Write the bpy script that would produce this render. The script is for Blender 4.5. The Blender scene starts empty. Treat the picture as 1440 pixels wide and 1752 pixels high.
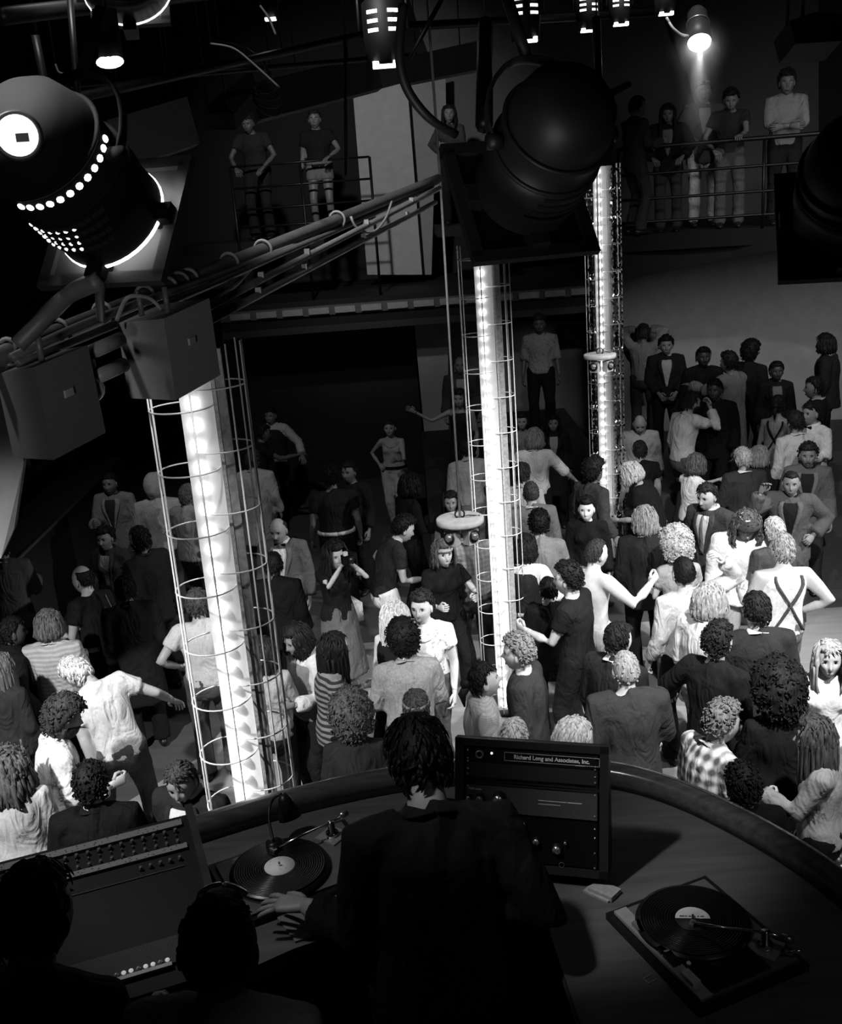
import bpy, math, random
import numpy as np
from mathutils import Vector, Matrix, Quaternion

random.seed(7); RNG = np.random.default_rng(7)
SC = bpy.context.scene; COL = SC.collection
PI = math.pi

# ------------------------------------------------------------------ camera
FOC = 1800.0; PITCH = math.radians(17); ROLL = math.radians(4.3); EYE = np.array([0, 0, 4.6])
_F = np.array([0, math.cos(PITCH), -math.sin(PITCH)]); _u = np.array([0, math.sin(PITCH), math.cos(PITCH)]); _r = np.array([1., 0, 0])
_R = math.cos(ROLL)*_r - math.sin(ROLL)*_u; _U = math.sin(ROLL)*_r + math.cos(ROLL)*_u
cam = bpy.data.cameras.new('camera'); co = bpy.data.objects.new('camera', cam); COL.objects.link(co)
cam.sensor_fit = 'HORIZONTAL'; cam.sensor_width = 36.0; cam.lens = FOC/1440*36.0; cam.clip_start = .05; cam.clip_end = 100
co.matrix_world = Matrix(((_R[0], _U[0], -_F[0], EYE[0]), (_R[1], _U[1], -_F[1], EYE[1]), (_R[2], _U[2], -_F[2], EYE[2]), (0, 0, 0, 1)))
SC.camera = co

def ray(x, y): return _F + _R*(x-720)/FOC - _U*(y-876)/FOC
def Z(x, y, z):                       # photograph point -> world point at height z
    d = ray(x, y); return EYE + d*(z-EYE[2])/d[2]
def D(x, y, t): return EYE + ray(x, y)*t   # ... at depth t
def Yp(x, y, yy): d = ray(x, y); return EYE + d*yy/d[1]

# ------------------------------------------------------------------ world, lights, exposure
w = bpy.data.worlds.new('world'); SC.world = w; w.use_nodes = True
w.node_tree.nodes['Background'].inputs[0].default_value = (1, 1, 1, 1)
w.node_tree.nodes['Background'].inputs[1].default_value = 0.006
SC.view_settings.view_transform = 'Standard'; SC.view_settings.look = 'None'
SC.view_settings.gamma = 1; SC.view_settings.use_curve_mapping = False
SC.view_settings.exposure = 0.0
SC.cycles.max_bounces = 5; SC.cycles.diffuse_bounces = 2; SC.cycles.glossy_bounces = 3
SC.cycles.sample_clamp_indirect = 3.0; SC.cycles.use_denoising = True
SC.cycles.caustics_reflective = False; SC.cycles.caustics_refractive = False

def spot(name, loc, tgt, power, angle, blend=.5, size=.12):
    l = bpy.data.lights.new(name, 'SPOT'); l.energy = power; l.spot_size = math.radians(angle); l.spot_blend = blend
    l.shadow_soft_size = size
    o = bpy.data.objects.new(name, l); COL.objects.link(o); o.location = loc
    o.rotation_euler = (Vector(tgt)-Vector(loc)).to_track_quat('-Z', 'Y').to_euler(); return o
spot('key_spot', (-3.9, 2.0, 6.4), (-1.95, 6.6, 0.6), 3400, 38, .6)
spot('left_floor_fill', (-2.6, 4.4, 6.8), (-1.75, 6.7, 0), 900, 20, .5)  # extra fill added to brighten the left floor patch
spot('floor_spot', (2.4, 2.6, 7.4), (2.4, 7.9, 1.0), 3900, 46, .8)
spot('side_spot', (7.4, 7.4, 5.6), (2.5, 8.4, 1.2), 2200, 52, .7)
spot('near_spot', (3.4, 1.6, 6.2), (1.5, 5.6, 1.5), 420, 44, .8)
spot('centre_spot', (-1.0, 2.8, 7.4), (.25, 8.0, .8), 1300, 36, .7)
spot('back_spot', (1.6, 7.0, 7.8), (3.4, 12.6, 1.3), 700, 52, .9)
spot('back_spot_left', (-2.6, 7.5, 7.4), (-1.6, 12.4, 1.2), 430, 56, .9)
spot('wall_spot', (5.5, 9.0, 5.0), (6.6, 15.0, 2.4), 800, 80, 1, 1.2)
spot('upper_spot', (-1.2, 9.0, 7.6), (-.6, 17.0, 4.9), 1100, 44, .9)
spot('balcony_spot', (3.4, 8.0, 7.4), (4.6, 13.0, 4.8), 270, 36, .9)
spot('rig_light', (-.6, -.4, 4.2), (-1.0, 2.6, 4.9), 105, 60, .9)
spot('rig_lamp_fill', (-.6, .6, 3.4), (.30, 2.45, 4.85), 80, 26, .9)  # added fill on the big central lamp, not a fixture of the rig
spot('booth_light', (-2.3, 2.7, 6.0), (-.5, 3.3, 2.5), 165, 34, .6)
spot('rack_fill', (-.9, 2.2, 5.2), (.25, 3.0, 2.7), 520, 26, .9)  # added fill that brightens the rack face, no fixture behind it
spot('shoulder_fill', (-.2, .9, 4.6), (-.28, 1.95, 2.6), 5, 16, .9)  # weak fill added to lift the near person's shoulder
spot('booth_light_right', (1.9, .8, 5.6), (.85, 2.8, 2.5), 14, 40, .8)

# ------------------------------------------------------------------ materials
_M = {}
def lin(t): return max(t, 0)**2.2
def base(name):
    m = bpy.data.materials.new(name); m.use_nodes = True; nt = m.node_tree
    return m, nt, nt.nodes['Principled BSDF']
def mat(tone, rough=.75, metal=0., kind='plain', scale=30., amp=.12, bump=0.0, spec=.3):
    key = (round(tone, 2), rough, metal, kind, scale, amp, bump, spec)
    if key in _M: return _M[key]
    m, nt, b = base(f'{kind}_grey_{int(tone*100)}')
    N, L = nt.nodes, nt.links
    c = lin(tone)
    tc = N.new('ShaderNodeTexCoord')
    cr = N.new('ShaderNodeValToRGB'); no = N.new('ShaderNodeTexNoise')
    no.inputs['Scale'].default_value = scale; no.inputs['Detail'].default_value = 3
    src = no.outputs['Fac']; L.new(tc.outputs['Object'], no.inputs['Vector'])
    lo, hi = c*(1-amp), min(1, c*(1+amp)); e0, e1 = .3, .7
    if kind == 'stripe':
        wv = N.new('ShaderNodeTexWave'); wv.bands_direction = 'Z'; wv.inputs['Scale'].default_value = scale; wv.inputs['Distortion'].default_value = 1.2
        wv.inputs['Detail'].default_value = 0; L.new(tc.outputs['Object'], wv.inputs['Vector']); src = wv.outputs['Fac']; e0, e1 = .4, .6
    elif kind == 'plaid':
        outs = []
        for dr in ('X', 'Z'):
            wv = N.new('ShaderNodeTexWave'); wv.bands_direction = dr; wv.inputs['Scale'].default_value = scale; wv.inputs['Distortion'].default_value = .6
            L.new(tc.outputs['Object'], wv.inputs['Vector']); outs.append(wv.outputs['Fac'])
        mm = N.new('ShaderNodeMath'); mm.operation = 'ADD'; L.new(outs[0], mm.inputs[0]); L.new(outs[1], mm.inputs[1]); m2 = N.new('ShaderNodeMath'); m2.operation = 'MULTIPLY'; m2.inputs[1].default_value = .5; L.new(mm.outputs[0], m2.inputs[0]); src = m2.outputs[0]; e0, e1 = .2, .85
    elif kind == 'print':
        vo = N.new('ShaderNodeTexVoronoi'); vo.inputs['Scale'].default_value = scale; L.new(tc.outputs['Object'], vo.inputs['Vector'])
        src = vo.outputs['Distance']; e0, e1 = .18, .3
    elif kind == 'hair':
        mp = N.new('ShaderNodeMapping'); mp.inputs['Scale'].default_value = (3, 3, .5); L.new(tc.outputs['Object'], mp.inputs['Vector']); L.new(mp.outputs[0], no.inputs['Vector']); e0, e1 = .35, .65
    elif kind == 'wood':
        mp = N.new('ShaderNodeMapping'); mp.inputs['Scale'].default_value = (.12, 1, 1); L.new(tc.outputs['Object'], mp.inputs['Vector']); L.new(mp.outputs[0], no.inputs['Vector'])
    cr.color_ramp.elements[0].position = e0; cr.color_ramp.elements[1].position = e1
    cr.color_ramp.elements[0].color = (lo, lo, lo, 1); cr.color_ramp.elements[1].color = (hi, hi, hi, 1)
    L.new(src, cr.inputs[0]); L.new(cr.outputs[0], b.inputs['Base Color'])
    b.inputs['Roughness'].default_value = rough; b.inputs['Metallic'].default_value = metal
    b.inputs['Specular IOR Level'].default_value = spec
    if bump:
        bp = N.new('ShaderNodeBump'); bp.inputs['Strength'].default_value = bump; bp.inputs['Distance'].default_value = .01
        L.new(no.outputs['Fac'], bp.inputs['Height']); L.new(bp.outputs[0], b.inputs['Normal'])
    if scale == 60. and spec == .12 or kind in ('stripe', 'plaid', 'print') and rough == .85:
        n2 = N.new('ShaderNodeTexNoise'); n2.inputs['Scale'].default_value = 6.5; n2.inputs['Detail'].default_value = 2.5; n2.inputs['Distortion'].default_value = 1.8
        mp = N.new('ShaderNodeMapping'); mp.inputs['Scale'].default_value = (1, 1, .55); mp.inputs['Rotation'].default_value = (.3, .5, 0)
        L.new(tc.outputs['Object'], mp.inputs['Vector']); L.new(mp.outputs[0], n2.inputs['Vector'])
        b2 = N.new('ShaderNodeBump'); b2.inputs['Strength'].default_value = .75; b2.inputs['Distance'].default_value = .045
        L.new(n2.outputs['Fac'], b2.inputs['Height'])
        if bump: L.new(bp.outputs[0], b2.inputs['Normal'])
        L.new(b2.outputs[0], b.inputs['Normal'])
    _M[key] = m; return m
def emit(strength, tone=1.):
    key = ('emit', strength)
    if key not in _M:
        m, nt, b = base(f'glow_{int(strength*10)}'); b.inputs['Base Color'].default_value = (.8, .8, .8, 1)
        b.inputs['Emission Color'].default_value = (1, 1, 1, 1); b.inputs['Emission Strength'].default_value = strength
        b.inputs['Roughness'].default_value = .3; _M[key] = m
    return _M[key]
def cloth(t, kind='plain', scale=60., amp=.10): return mat(t, .85, 0, kind, scale, amp, .25 if kind == 'plain' else 0, .12)
BLACK = mat(.14, .5, 0, 'paint'); BLACKM = mat(.16, .35, .3, 'enamel'); STEEL = mat(.62, .3, .9, 'metal'); CHROME = mat(.85, .15, 1, 'metal')
WOODD = mat(.27, .35, 0, 'wood', 40, .25)

# ------------------------------------------------------------------ mesh helpers
class MB:
    def __init__(s): s.v = []; s.f = []; s.m = []; s.n = 0
    def add(s, v, f, mi=0):
        v = np.asarray(v, float).reshape(-1, 3); k = s.n
        s.v.append(v); s.f += [tuple(i+k for i in q) for q in f]; s.m += [mi]*len(f); s.n += len(v); return s
    def verts(s): return np.concatenate(s.v) if s.v else np.zeros((0, 3))
    def mesh(s, name, mats, smooth=True):
        me = bpy.data.meshes.new(name); me.from_pydata(s.verts().tolist(), [], s.f)
        for m in (mats if isinstance(mats, (list, tuple)) else [mats]): me.materials.append(m)
        me.polygons.foreach_set('material_index', s.m)
        me.polygons.foreach_set('use_smooth', [smooth]*len(s.f)); me.update(); return me
    def obj(s, name, mats, parent=None, smooth=True):
        o = bpy.data.objects.new(name, s.mesh(name, mats, smooth)); COL.objects.link(o)
        if parent is not None: o.parent = parent
        return o
    def box(s, c, size, rot=None, mi=0, bev=0):
        c = np.array(c, float); h = np.array(size, float)/2
        v = np.array([[x, y, z] for x in (-1, 1) for y in (-1, 1) for z in (-1, 1)])*h
        if rot is not None: v = v @ np.array(rot).T
        return s.add(v+c, [(0, 1, 3, 2), (4, 6, 7, 5), (0, 4, 5, 1), (2, 3, 7, 6), (0, 2, 6, 4), (1, 5, 7, 3)], mi)
    def tube(s, pts, rad, xref=(1, 0, 0), seg=10, cap=True, mi=0, smooth_t=True):
        P = np.asarray(pts, float); n = len(P); rad = np.asarray(rad, float)
        if rad.ndim == 0: rad = np.full((n, 2), float(rad))
        if rad.ndim == 1: rad = np.stack([rad, rad], 1)
        T = np.gradient(P, axis=0) if n > 2 else np.repeat((P[1]-P[0])[None], 2, 0)
        T /= np.linalg.norm(T, axis=1, keepdims=True)+1e-9
        X = np.asarray(xref, float)
        if X.ndim == 1: X = np.repeat(X[None], n, 0)
        X = X-(X*T).sum(1, keepdims=True)*T
        bad = np.linalg.norm(X, axis=1) < .05
        if bad.any():
            alt = np.cross(T, [0, 1, .01]); X[bad] = alt[bad]
        X /= np.linalg.norm(X, axis=1, keepdims=True); Y = np.cross(T, X)
        a = np.arange(seg)*2*PI/seg
        v = P[:, None]+X[:, None]*(rad[:, 0, None]*np.cos(a))[..., None]+Y[:, None]*(rad[:, 1, None]*np.sin(a))[..., None]
        f = [(i*seg+j, i*seg+(j+1) % seg, (i+1)*seg+(j+1) % seg, (i+1)*seg+j) for i in range(n-1) for j in range(seg)]
        if cap: f += [tuple(range(seg))[::-1], tuple((n-1)*seg+j for j in range(seg))]
        return s.add(v, f, mi)
    def ell(s, c, r, rot=None, nu=12, nv=8, mi=0):
        a = np.arange(nu)*2*PI/nu; b = np.linspace(0, PI, nv+1)[1:-1]
        v = [[0, 0, 1]]+[[math.sin(q)*math.cos(t), math.sin(q)*math.sin(t), math.cos(q)] for q in b for t in a]+[[0, 0, -1]]
        v = np.array(v)*np.array(r)
        if rot is not None: v = v @ np.array(rot).T
        m = len(b); f = [(0, 1+j, 1+(j+1) % nu) for j in range(nu)]
        f += [(1+i*nu+j, 1+(i+1)*nu+j, 1+(i+1)*nu+(j+1) % nu, 1+i*nu+(j+1) % nu) for i in range(m-1) for j in range(nu)]
        f += [(1+m*nu, 1+(m-1)*nu+(j+1) % nu, 1+(m-1)*nu+j) for j in range(nu)]
        return s.add(v+np.array(c), f, mi)
    def torus(s, c, R, r, rot=None, nu=32, nv=6, mi=0, arc=2*PI):
        full = arc >= 2*PI-1e-6; n = nu if full else nu+1
        a = np.arange(n)*arc/nu; b = np.arange(nv)*2*PI/nv
        v = np.array([[(R+r*math.cos(q))*math.cos(t), (R+r*math.cos(q))*math.sin(t), r*math.sin(q)] for t in a for q in b])
        if rot is not None: v = v @ np.array(rot).T
        f = [(i*nv+j, ((i+1) % n)*nv+j, ((i+1) % n)*nv+(j+1) % nv, i*nv+(j+1) % nv) for i in range(nu) for j in range(nv)]
        return s.add(v+np.array(c), f, mi)
    def prism(s, poly, z0, z1, mi=0):
        n = len(poly); v = [[x, y, z0] for x, y in poly]+[[x, y, z1] for x, y in poly]
        f = [tuple(range(n))[::-1], tuple(range(n, 2*n))]+[(i, (i+1) % n, n+(i+1) % n, n+i) for i in range(n)]
        return s.add(v, f, mi)
def rotm(axis, a): return np.array(Matrix.Rotation(a, 3, Vector(axis)))
def rx(a): return rotm((1, 0, 0), a)
def ry(a): return rotm((0, 1, 0), a)
def rz(a): return rotm((0, 0, 1), a)
def empty(name, loc=(0, 0, 0), rot=(0, 0, 0)):
    o = bpy.data.objects.new(name, None); COL.objects.link(o); o.location = loc; o.rotation_euler = rot; o.empty_display_size = .1; return o
def tag(o, label=None, cat=None, group=None, kind=None):
    if label: o['label'] = label
    if cat: o['category'] = cat
    if group: o['group'] = group
    if kind: o['kind'] = kind
    return o
def struct(o): o['kind'] = 'structure'; return o
def seat_mesh(o, me_name=None): return o
def inst(me, name, parent, loc=(0, 0, 0), rot=(0, 0, 0), scale=None):
    o = bpy.data.objects.new(name, me); COL.objects.link(o); o.parent = parent; o.location = loc; o.rotation_euler = rot
    if scale: o.scale = scale
    return o
def aim_empty(name, a, b, up=(0, 0, 1)):      # empty at a whose +Z points to b, X horizontal
    a = np.array(a, float); z = np.array(b, float)-a; z /= np.linalg.norm(z); x = np.cross(up, z); x /= np.linalg.norm(x); y = np.cross(z, x)
    e = empty(name); e.matrix_world = Matrix(((x[0], y[0], z[0], a[0]), (x[1], y[1], z[1], a[1]), (x[2], y[2], z[2], a[2]), (0, 0, 0, 1))); return e
# ================================================================== the setting
def quad_wall(name, pts, th, m, n=(0, 1, 0)):
    pts = [np.array(p, float) for p in pts]; nn = np.array(n, float)*th; k = len(pts)
    b = MB().add(pts+[p+nn for p in pts], [tuple(range(k)), tuple(range(2*k-1, k-1, -1))]+[(i, i+k, (i+1) % k+k, (i+1) % k) for i in range(k)])
    return struct(b.obj(name, m, smooth=False))
FLOORM = mat(.56, .5, 0, 'wood', 14, .10, .10, .3)
b = MB().box((0, 10, -.05), (18, 26, .1)); floor = struct(b.obj('floor', mat(.30, .6, 0, 'wood', 14, .10, .10, .2), smooth=False))
b = MB().box((0, 9, 9.0), (18, 26, .1)); struct(b.obj('ceiling', mat(.10, .9), smooth=False))
quad_wall('wall_left', [(-5.6, -1, 0), (-5.6, 20, 0), (-5.6, 20, 9), (-5.6, -1, 9)], .1, mat(.16, .8), (-1, 0, 0))
quad_wall('wall_back', [(-6, 19.6, 0), (8.8, 19.6, 0), (8.8, 19.6, 9), (-6, 19.6, 9)], .1, mat(.13, .8))
quad_wall('wall_right', [(8.8, -1, 0), (8.8, 20, 0), (8.8, 20, 9), (8.8, -1, 9)], .1, mat(.14, .8), (1, 0, 0))
MB_ = MB().prism([(-3.0, 3.0), (-3.0, 7.0), (-2.1, 8.2), (-1.5, 10.4), (8.8, 10.4), (8.8, 3.0)], 0, .004); struct(MB_.obj('dance_floor', FLOORM, smooth=False))
# lit wall behind the raised right-hand crowd, under the balcony (a gently curved screen wall)
arc = [(x, 16.0-.030*(x-6.2)**2-.10*(x-2.6)) for x in np.linspace(2.75, 8.7, 16)]
b = MB(); 
v = [[x, y, .0] for x, y in arc]+[[x, y, 3.7] for x, y in arc]+[[x, y+.15, 3.7] for x, y in arc]+[[x, y+.15, 0] for x, y in arc]; n = len(arc)
b.add(v, [(k*n+i, k*n+i+1, ((k+1) % 4)*n+i+1, ((k+1) % 4)*n+i) for k in range(4) for i in range(n-1)]+[(0, n, 2*n, 3*n), (n-1, 4*n-1, 3*n-1, 2*n-1)])
tag(b.obj('curved_screen_wall', mat(.50, .8, 0, 'plaster', 6, .08), smooth=False), kind='structure')
# lower back wall panels (grey) under the central mezzanine
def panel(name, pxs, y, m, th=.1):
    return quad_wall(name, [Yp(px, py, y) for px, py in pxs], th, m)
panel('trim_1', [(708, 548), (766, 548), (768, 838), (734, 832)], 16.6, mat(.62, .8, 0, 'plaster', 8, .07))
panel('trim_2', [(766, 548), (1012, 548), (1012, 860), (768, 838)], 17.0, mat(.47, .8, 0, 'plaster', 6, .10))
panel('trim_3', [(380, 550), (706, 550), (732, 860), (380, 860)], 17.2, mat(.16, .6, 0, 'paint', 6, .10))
# upper wall panels over the mezzanine
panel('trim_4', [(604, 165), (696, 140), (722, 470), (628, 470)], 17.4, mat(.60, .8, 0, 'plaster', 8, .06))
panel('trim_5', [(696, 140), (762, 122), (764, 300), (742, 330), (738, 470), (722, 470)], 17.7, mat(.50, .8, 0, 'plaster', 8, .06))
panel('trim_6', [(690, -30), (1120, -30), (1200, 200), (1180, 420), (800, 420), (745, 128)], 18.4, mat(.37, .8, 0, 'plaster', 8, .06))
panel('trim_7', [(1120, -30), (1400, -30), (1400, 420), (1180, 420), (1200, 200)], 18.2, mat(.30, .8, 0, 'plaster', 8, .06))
# mezzanine across the back
A = Yp(380, 548, 15.9); B = Yp(1070, 545, 15.9)
b = MB().box(((A[0]+B[0])/2, 17.4, 2.92), (B[0]-A[0], 3.2, .46)); struct(b.obj('mezzanine_slab', mat(.13, .7), smooth=False))
fas = tag(empty('mezzanine_fascia', ((A[0]+B[0])/2, 15.78, 3.0)), kind='structure')
MB().box((0, 0, 0), (B[0]-A[0], .06, .14)).obj('rail_board', mat(.36, .6), fas, smooth=False)
MB().box((0, .02, -.27), (B[0]-A[0], .06, .10)).obj('lower_board', mat(.24, .6), fas, smooth=False)
nb = 15; me_l = MB().box((0, 0, 0), (.30, .05, .09)).mesh('light_box', mat(.62, .5), False)
for i in range(nb): inst(me_l, 'light_box', fas, (-(B[0]-A[0])/2+.3+i*(B[0]-A[0]-.6)/(nb-1), -.05, .0))
# right balcony: slab, dark fascia
pts = [Z(1052, 470, 3.35), D(1250, 440, 13.2), D(1460, 414, 13.0)]
bx = [(2.75, 13.9), (4.6, 13.45), (6.6, 12.8), (8.7, 11.9), (8.7, 17.5), (2.75, 17.5)]
b = MB().prism(bx, 3.64, 3.84); struct(b.obj('balcony_slab', mat(.05, .9), smooth=False))
def arcpath(z, off=0, n=18, x0=2.8, x1=8.6):
    xs = np.linspace(x0, x1, n); return [np.array([x, np.interp(x, [2.75, 4.6, 6.6, 8.7], [13.9, 13.45, 12.8, 11.9])-off, z]) for x in xs]
fq = [D(1046, 484, 13.75), D(1160, 461, 13.6), D(1250, 441, 13.4), D(1340, 427, 13.0), D(1470, 412, 12.1)]; ft = [np.array([p[0], p[1], 3.83]) for p in fq]; k = len(fq); nn = np.array([.02, .06, 0])
V = fq+ft+[p+nn for p in fq]+[p+nn for p in ft]
b = MB().add(V, [(i, i+1, k+i+1, k+i) for i in range(k-1)]+[(2*k+i+1, 2*k+i, 3*k+i, 3*k+i+1) for i in range(k-1)]+[(i, 2*k+i, 2*k+i+1, i+1) for i in range(k-1)]+[(k+i+1, 3*k+i+1, 3*k+i, k+i) for i in range(k-1)])
struct(b.obj('balcony_fascia', mat(.07, .9), smooth=False))
rail = tag(empty('balcony_railing', tuple(arcpath(3.83)[0])), 'dark balcony railing of four horizontal bars before the onlookers', 'railing'); org = np.array(arcpath(3.83)[0])
for z in (4.90, 4.58, 4.28, 4.0): MB().tube([p-org for p in arcpath(z, .0)], .018 if z < 4.9 else .026, seg=8).obj('rail_bar', mat(.08, .4), rail)
for k in (0, 5, 9, 13, 17): p = arcpath(3.83, 0)[k]-org; MB().tube([p, p+np.array([0, 0, 1.07])], .02, seg=8).obj('post', mat(.08, .4), rail)
# railing of the central mezzanine
A2 = Yp(395, 300, 15.9)
rail2 = tag(empty('mezzanine_railing', (A2[0], 15.9, 3.2)), 'dark mezzanine railing across the back of the club', 'railing')
for z in (1.9, 1.6, 1.3, 1.05): MB().tube([(0, 0, z), (1.0, 0, z), (2.0, 0, z)], .016, seg=6).obj('rail_bar', mat(.09, .4), rail2)
for x in (0, 1.0, 2.0): MB().tube([(x, 0, -.1), (x, 0, 1.9)], .02, seg=6).obj('post', mat(.09, .4), rail2)
# platform with a sloping front under the back right crowd
def ramp_z(x, y): return .8*min(max((y-10.9)/1.5, 0), 1) if x > 2.9 else 0.
yz = [(10.9, 0), (12.4, .8), (17.5, .8), (17.5, 0)]; v = [[x, y, z] for x in (2.9, 8.8) for y, z in yz]
b = MB().add(v, [(0, 1, 2, 3), (7, 6, 5, 4)]+[(i, (i+1) % 4, (i+1) % 4+4, i+4) for i in range(4)]); struct(b.obj('raised_platform', mat(.22, .7), smooth=False))
for (x0, x1, y0, y1, z) in ((.1, 1.25, 12.55, 13.55, .6), (.1, 1.35, 13.55, 16.5, .9), (1.35, 2.4, 14.2, 16.5, 1.11)):
    b = MB().prism([(x0, y0), (x1, y0), (x1, y1), (x0, y1)], 0, z); struct(b.obj('raised_platform', mat(.18, .7), smooth=False))
for x0, x1 in ((-3.2, -1.12), (.55, 1.4)): struct(MB().box(((x0+x1)/2, 16.7, 3.98), (x1-x0, 1.5, .14)).obj('mezzanine_step', mat(.12, .8), smooth=False))
# pale hanging panel at the left edge, and the bar shelving behind it
pp = [D(-60, 540, 7.2), D(2, 588, 7.2), D(30, 760, 7.2), D(41, 790, 7.2), D(24, 905, 7.1), D(2, 955, 7.0), D(-60, 985, 7.0)]
k = len(pp); nn = np.array([-.02, .12, 0]); b = MB().add(pp+[p+nn for p in pp], [tuple(range(k))[::-1], tuple(range(k, 2*k))]+[(i, (i+1) % k, (i+1) % k+k, i+k) for i in range(k)])
tag(b.obj('wall_panel', mat(.42, .8, 0, 'plaster', 5, .12), smooth=False), kind='structure')
# ---- raised booth floor, curved front wall, counter and rail
bf = MB().prism([(-2.6, -.8), (2.6, -.8), (2.6, 1.9), (1.45, 2.75), (.7, 3.3), (0, 3.45), (-.8, 3.2), (-2.6, 2.6)], 1.35, 1.5); struct(bf.obj('booth_floor', mat(.10, .7), smooth=False))
RAILP = [(-40, 1502), (120, 1456), (235, 1423), (330, 1395), (450, 1357), (585, 1325), (680, 1306), (780, 1296), (900, 1290), (1050, 1297), (1120, 1315), (1200, 1345), (1300, 1395), (1380, 1440), (1450, 1488), (1530, 1560)]
rp = np.array([Z(x, y, 2.54) for x, y in RAILP])
def resample(P, n):
    P = np.array(P); d = np.r_[0, np.cumsum(np.linalg.norm(np.diff(P, axis=0), axis=1))]; t = np.linspace(0, d[-1], n)
    Q = np.stack([np.interp(t, d, P[:, i]) for i in range(3)], 1)
    for _ in range(8): Q[1:-1] = Q[1:-1]*.5+(Q[:-2]+Q[2:])*.25
    return Q
rp = resample(rp, 60); inn = np.array([0, 1.2])
cen = np.array([.05, 1.5]); dirs = cen-rp[:, :2]; dirs /= np.linalg.norm(dirs, axis=1, keepdims=True)
b = MB(); prof = [(-.035, -.04), (-.02, .010), (.01, .022), (.04, .024), (.062, .012), (.068, -.015), (.068, -.05), (-.035, -.05)]
V = [[p[0]+d[0]*o, p[1]+d[1]*o, 2.515+z] for p, d in zip(rp, dirs) for o, z in prof]; m_ = len(prof); n = len(rp)
b.add(V, [(i*m_+j, i*m_+(j+1) % m_, (i+1)*m_+(j+1) % m_, (i+1)*m_+j) for i in range(n-1) for j in range(m_)]+[tuple(range(m_)), tuple((n-1)*m_+j for j in range(m_))[::-1]])
tag(b.obj('counter_rail', mat(.30, .22, 0, 'wood', 40, .3, 0, .6)), 'polished curved wooden rail along the front of the DJ booth', 'rail')
b = MB(); V = [[p[0]-d[0]*.03+d[0]*o, p[1]-d[1]*.03+d[1]*o, z] for p, d in zip(rp, dirs) for o, z in ((0, 0), (0, 2.46), (.04, 2.46), (.04, 0))]
b.add(V, [(i*4+j, i*4+(j+1) % 4, (i+1)*4+(j+1) % 4, (i+1)*4+j) for i in range(n-1) for j in range(4)]); struct(b.obj('booth_front_wall', mat(.14, .5)))
CT = 2.46
inner = [Z(x, y, CT)[:2] for x, y in ((1530, 1800), (1300, 1830), (1010, 1800), (955, 1640), (930, 1560), (740, 1545), (505, 1622), (330, 1700), (60, 1800), (-160, 1800))]
b = MB(); outer = [tuple(p[:2]+d*.05) for p, d in zip(rp, dirs)]
b.prism([tuple(q) for q in inner]+outer[::1], CT-.05, CT); bmc = b
tag(bmc.obj('booth_counter', mat(.33, .42, 0, 'wood', 34, .18, 0, .35), smooth=False), 'dark laminate counter top curving round inside the booth', 'counter')
# ================================================================== things
# ---------- light columns
BULB = MB().ell((0, 0, 0), (.027, .027, .027), nu=12, nv=8).mesh('bulb', emit(4.2))
BULB_OFF_GLOW = MB().ell((0, 0, 0), (.027, .027, .027), nu=12, nv=8).mesh('bulb', emit(.9))  # unlit bulb; a faint emission is put in for its grey
WIRE = mat(.95, .4, .0, 'wire', 30, .05)
def light_column(x, y, z0, z1, label, rot, seed, sw=.155, cr=.148, offs=((-.075, 0.02), (.085, .10)), ztop=None):
    c = tag(empty('light_column', (x, y, z0), (0, 0, rot)), label, 'light column', 'wire-caged columns of bulbs on the dance floor'); H = z1-z0
    MB().box((0, .03, H/2), (sw, .045, H)).obj('lamp_channel', mat(.93 if seed == 1 else .84, .3, 0, 'enamel', 30, .02, 0, .3), c, smooth=False)
    MB().box((sw/2+.012, .012, H/2), (.016, .06, H)).obj('mirror_strip', mat(.80, .3, .2, 'mirror', 60, .3), c, smooth=False)
    MB().box((sw/2+.042, .020, H/2), (.040, .050, H)).obj('side_strip', mat(.66, .4, .1, 'enamel', 30, .3), c, smooth=False)
    k = 0; zz = .06; sock = MB().tube([(0, .008, 0), (0, -.004, 0)], .020, seg=10).mesh('socket', mat(.8, .3, .5))
    while zz < H-.03:
        inst(BULB_OFF_GLOW if (seed == 1 and zz > H-.20) else BULB, 'bulb', c, (-.018, -.012, zz)); inst(sock, 'socket', c, (-.018, .002, zz)); zz += .103
    ringm = MB().torus((0, 0, 0), cr, .0042, nu=28, nv=5).mesh('cage_ring', WIRE)
    for q, (ox, oy) in enumerate(offs):
        z = (.1 if q else .02)+seed*.03; top = H-(.0 if q else .10)
        while z < top: inst(ringm, 'cage_ring', c, (ox, oy, z)); z += .300
        for a in ((2.8, 3.1, 3.75, .4, -1.25+.1) if q == 0 else (-.25, .05, .7, -1.0, 2.4)):
            p = (ox+cr*math.cos(a), oy+cr*math.sin(a)); MB().tube([(p[0], p[1], 0), (p[0], p[1], top+.02)], .0042, seg=6).obj('cage_rod', WIRE, c)
    MB().tube([(0, .04, -.03), (0, .04, .0)], .09, seg=20).obj('foot_plate', mat(.25, .5), c)
    return c
def vert_x(px0, py0, px1, py1, y): return (Yp(px0, py0, y)[0]+Yp(px1, py1, y)[0])/2
yl = 4.85; xl = vert_x(345, 690, 415, 1330, yl)
light_column(xl, yl, .06, Yp(330, 600, yl)[2], 'nearest wire-caged column of glowing bulbs, at left beyond the mixing desk', .10, 1)
ym = 8.55; xm = vert_x(828, 440, 862, 1200, ym)
light_column(xm, ym, .06, Yp(826, 400, ym)[2], 'middle wire-caged column of glowing bulbs, rising behind the rack of knobs', .0, 2, sw=.14, offs=((-.075, .04), (.10, .10)), cr=.12)
yr = 12.3; xr = vert_x(1022, 300, 1040, 830, yr)
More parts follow.
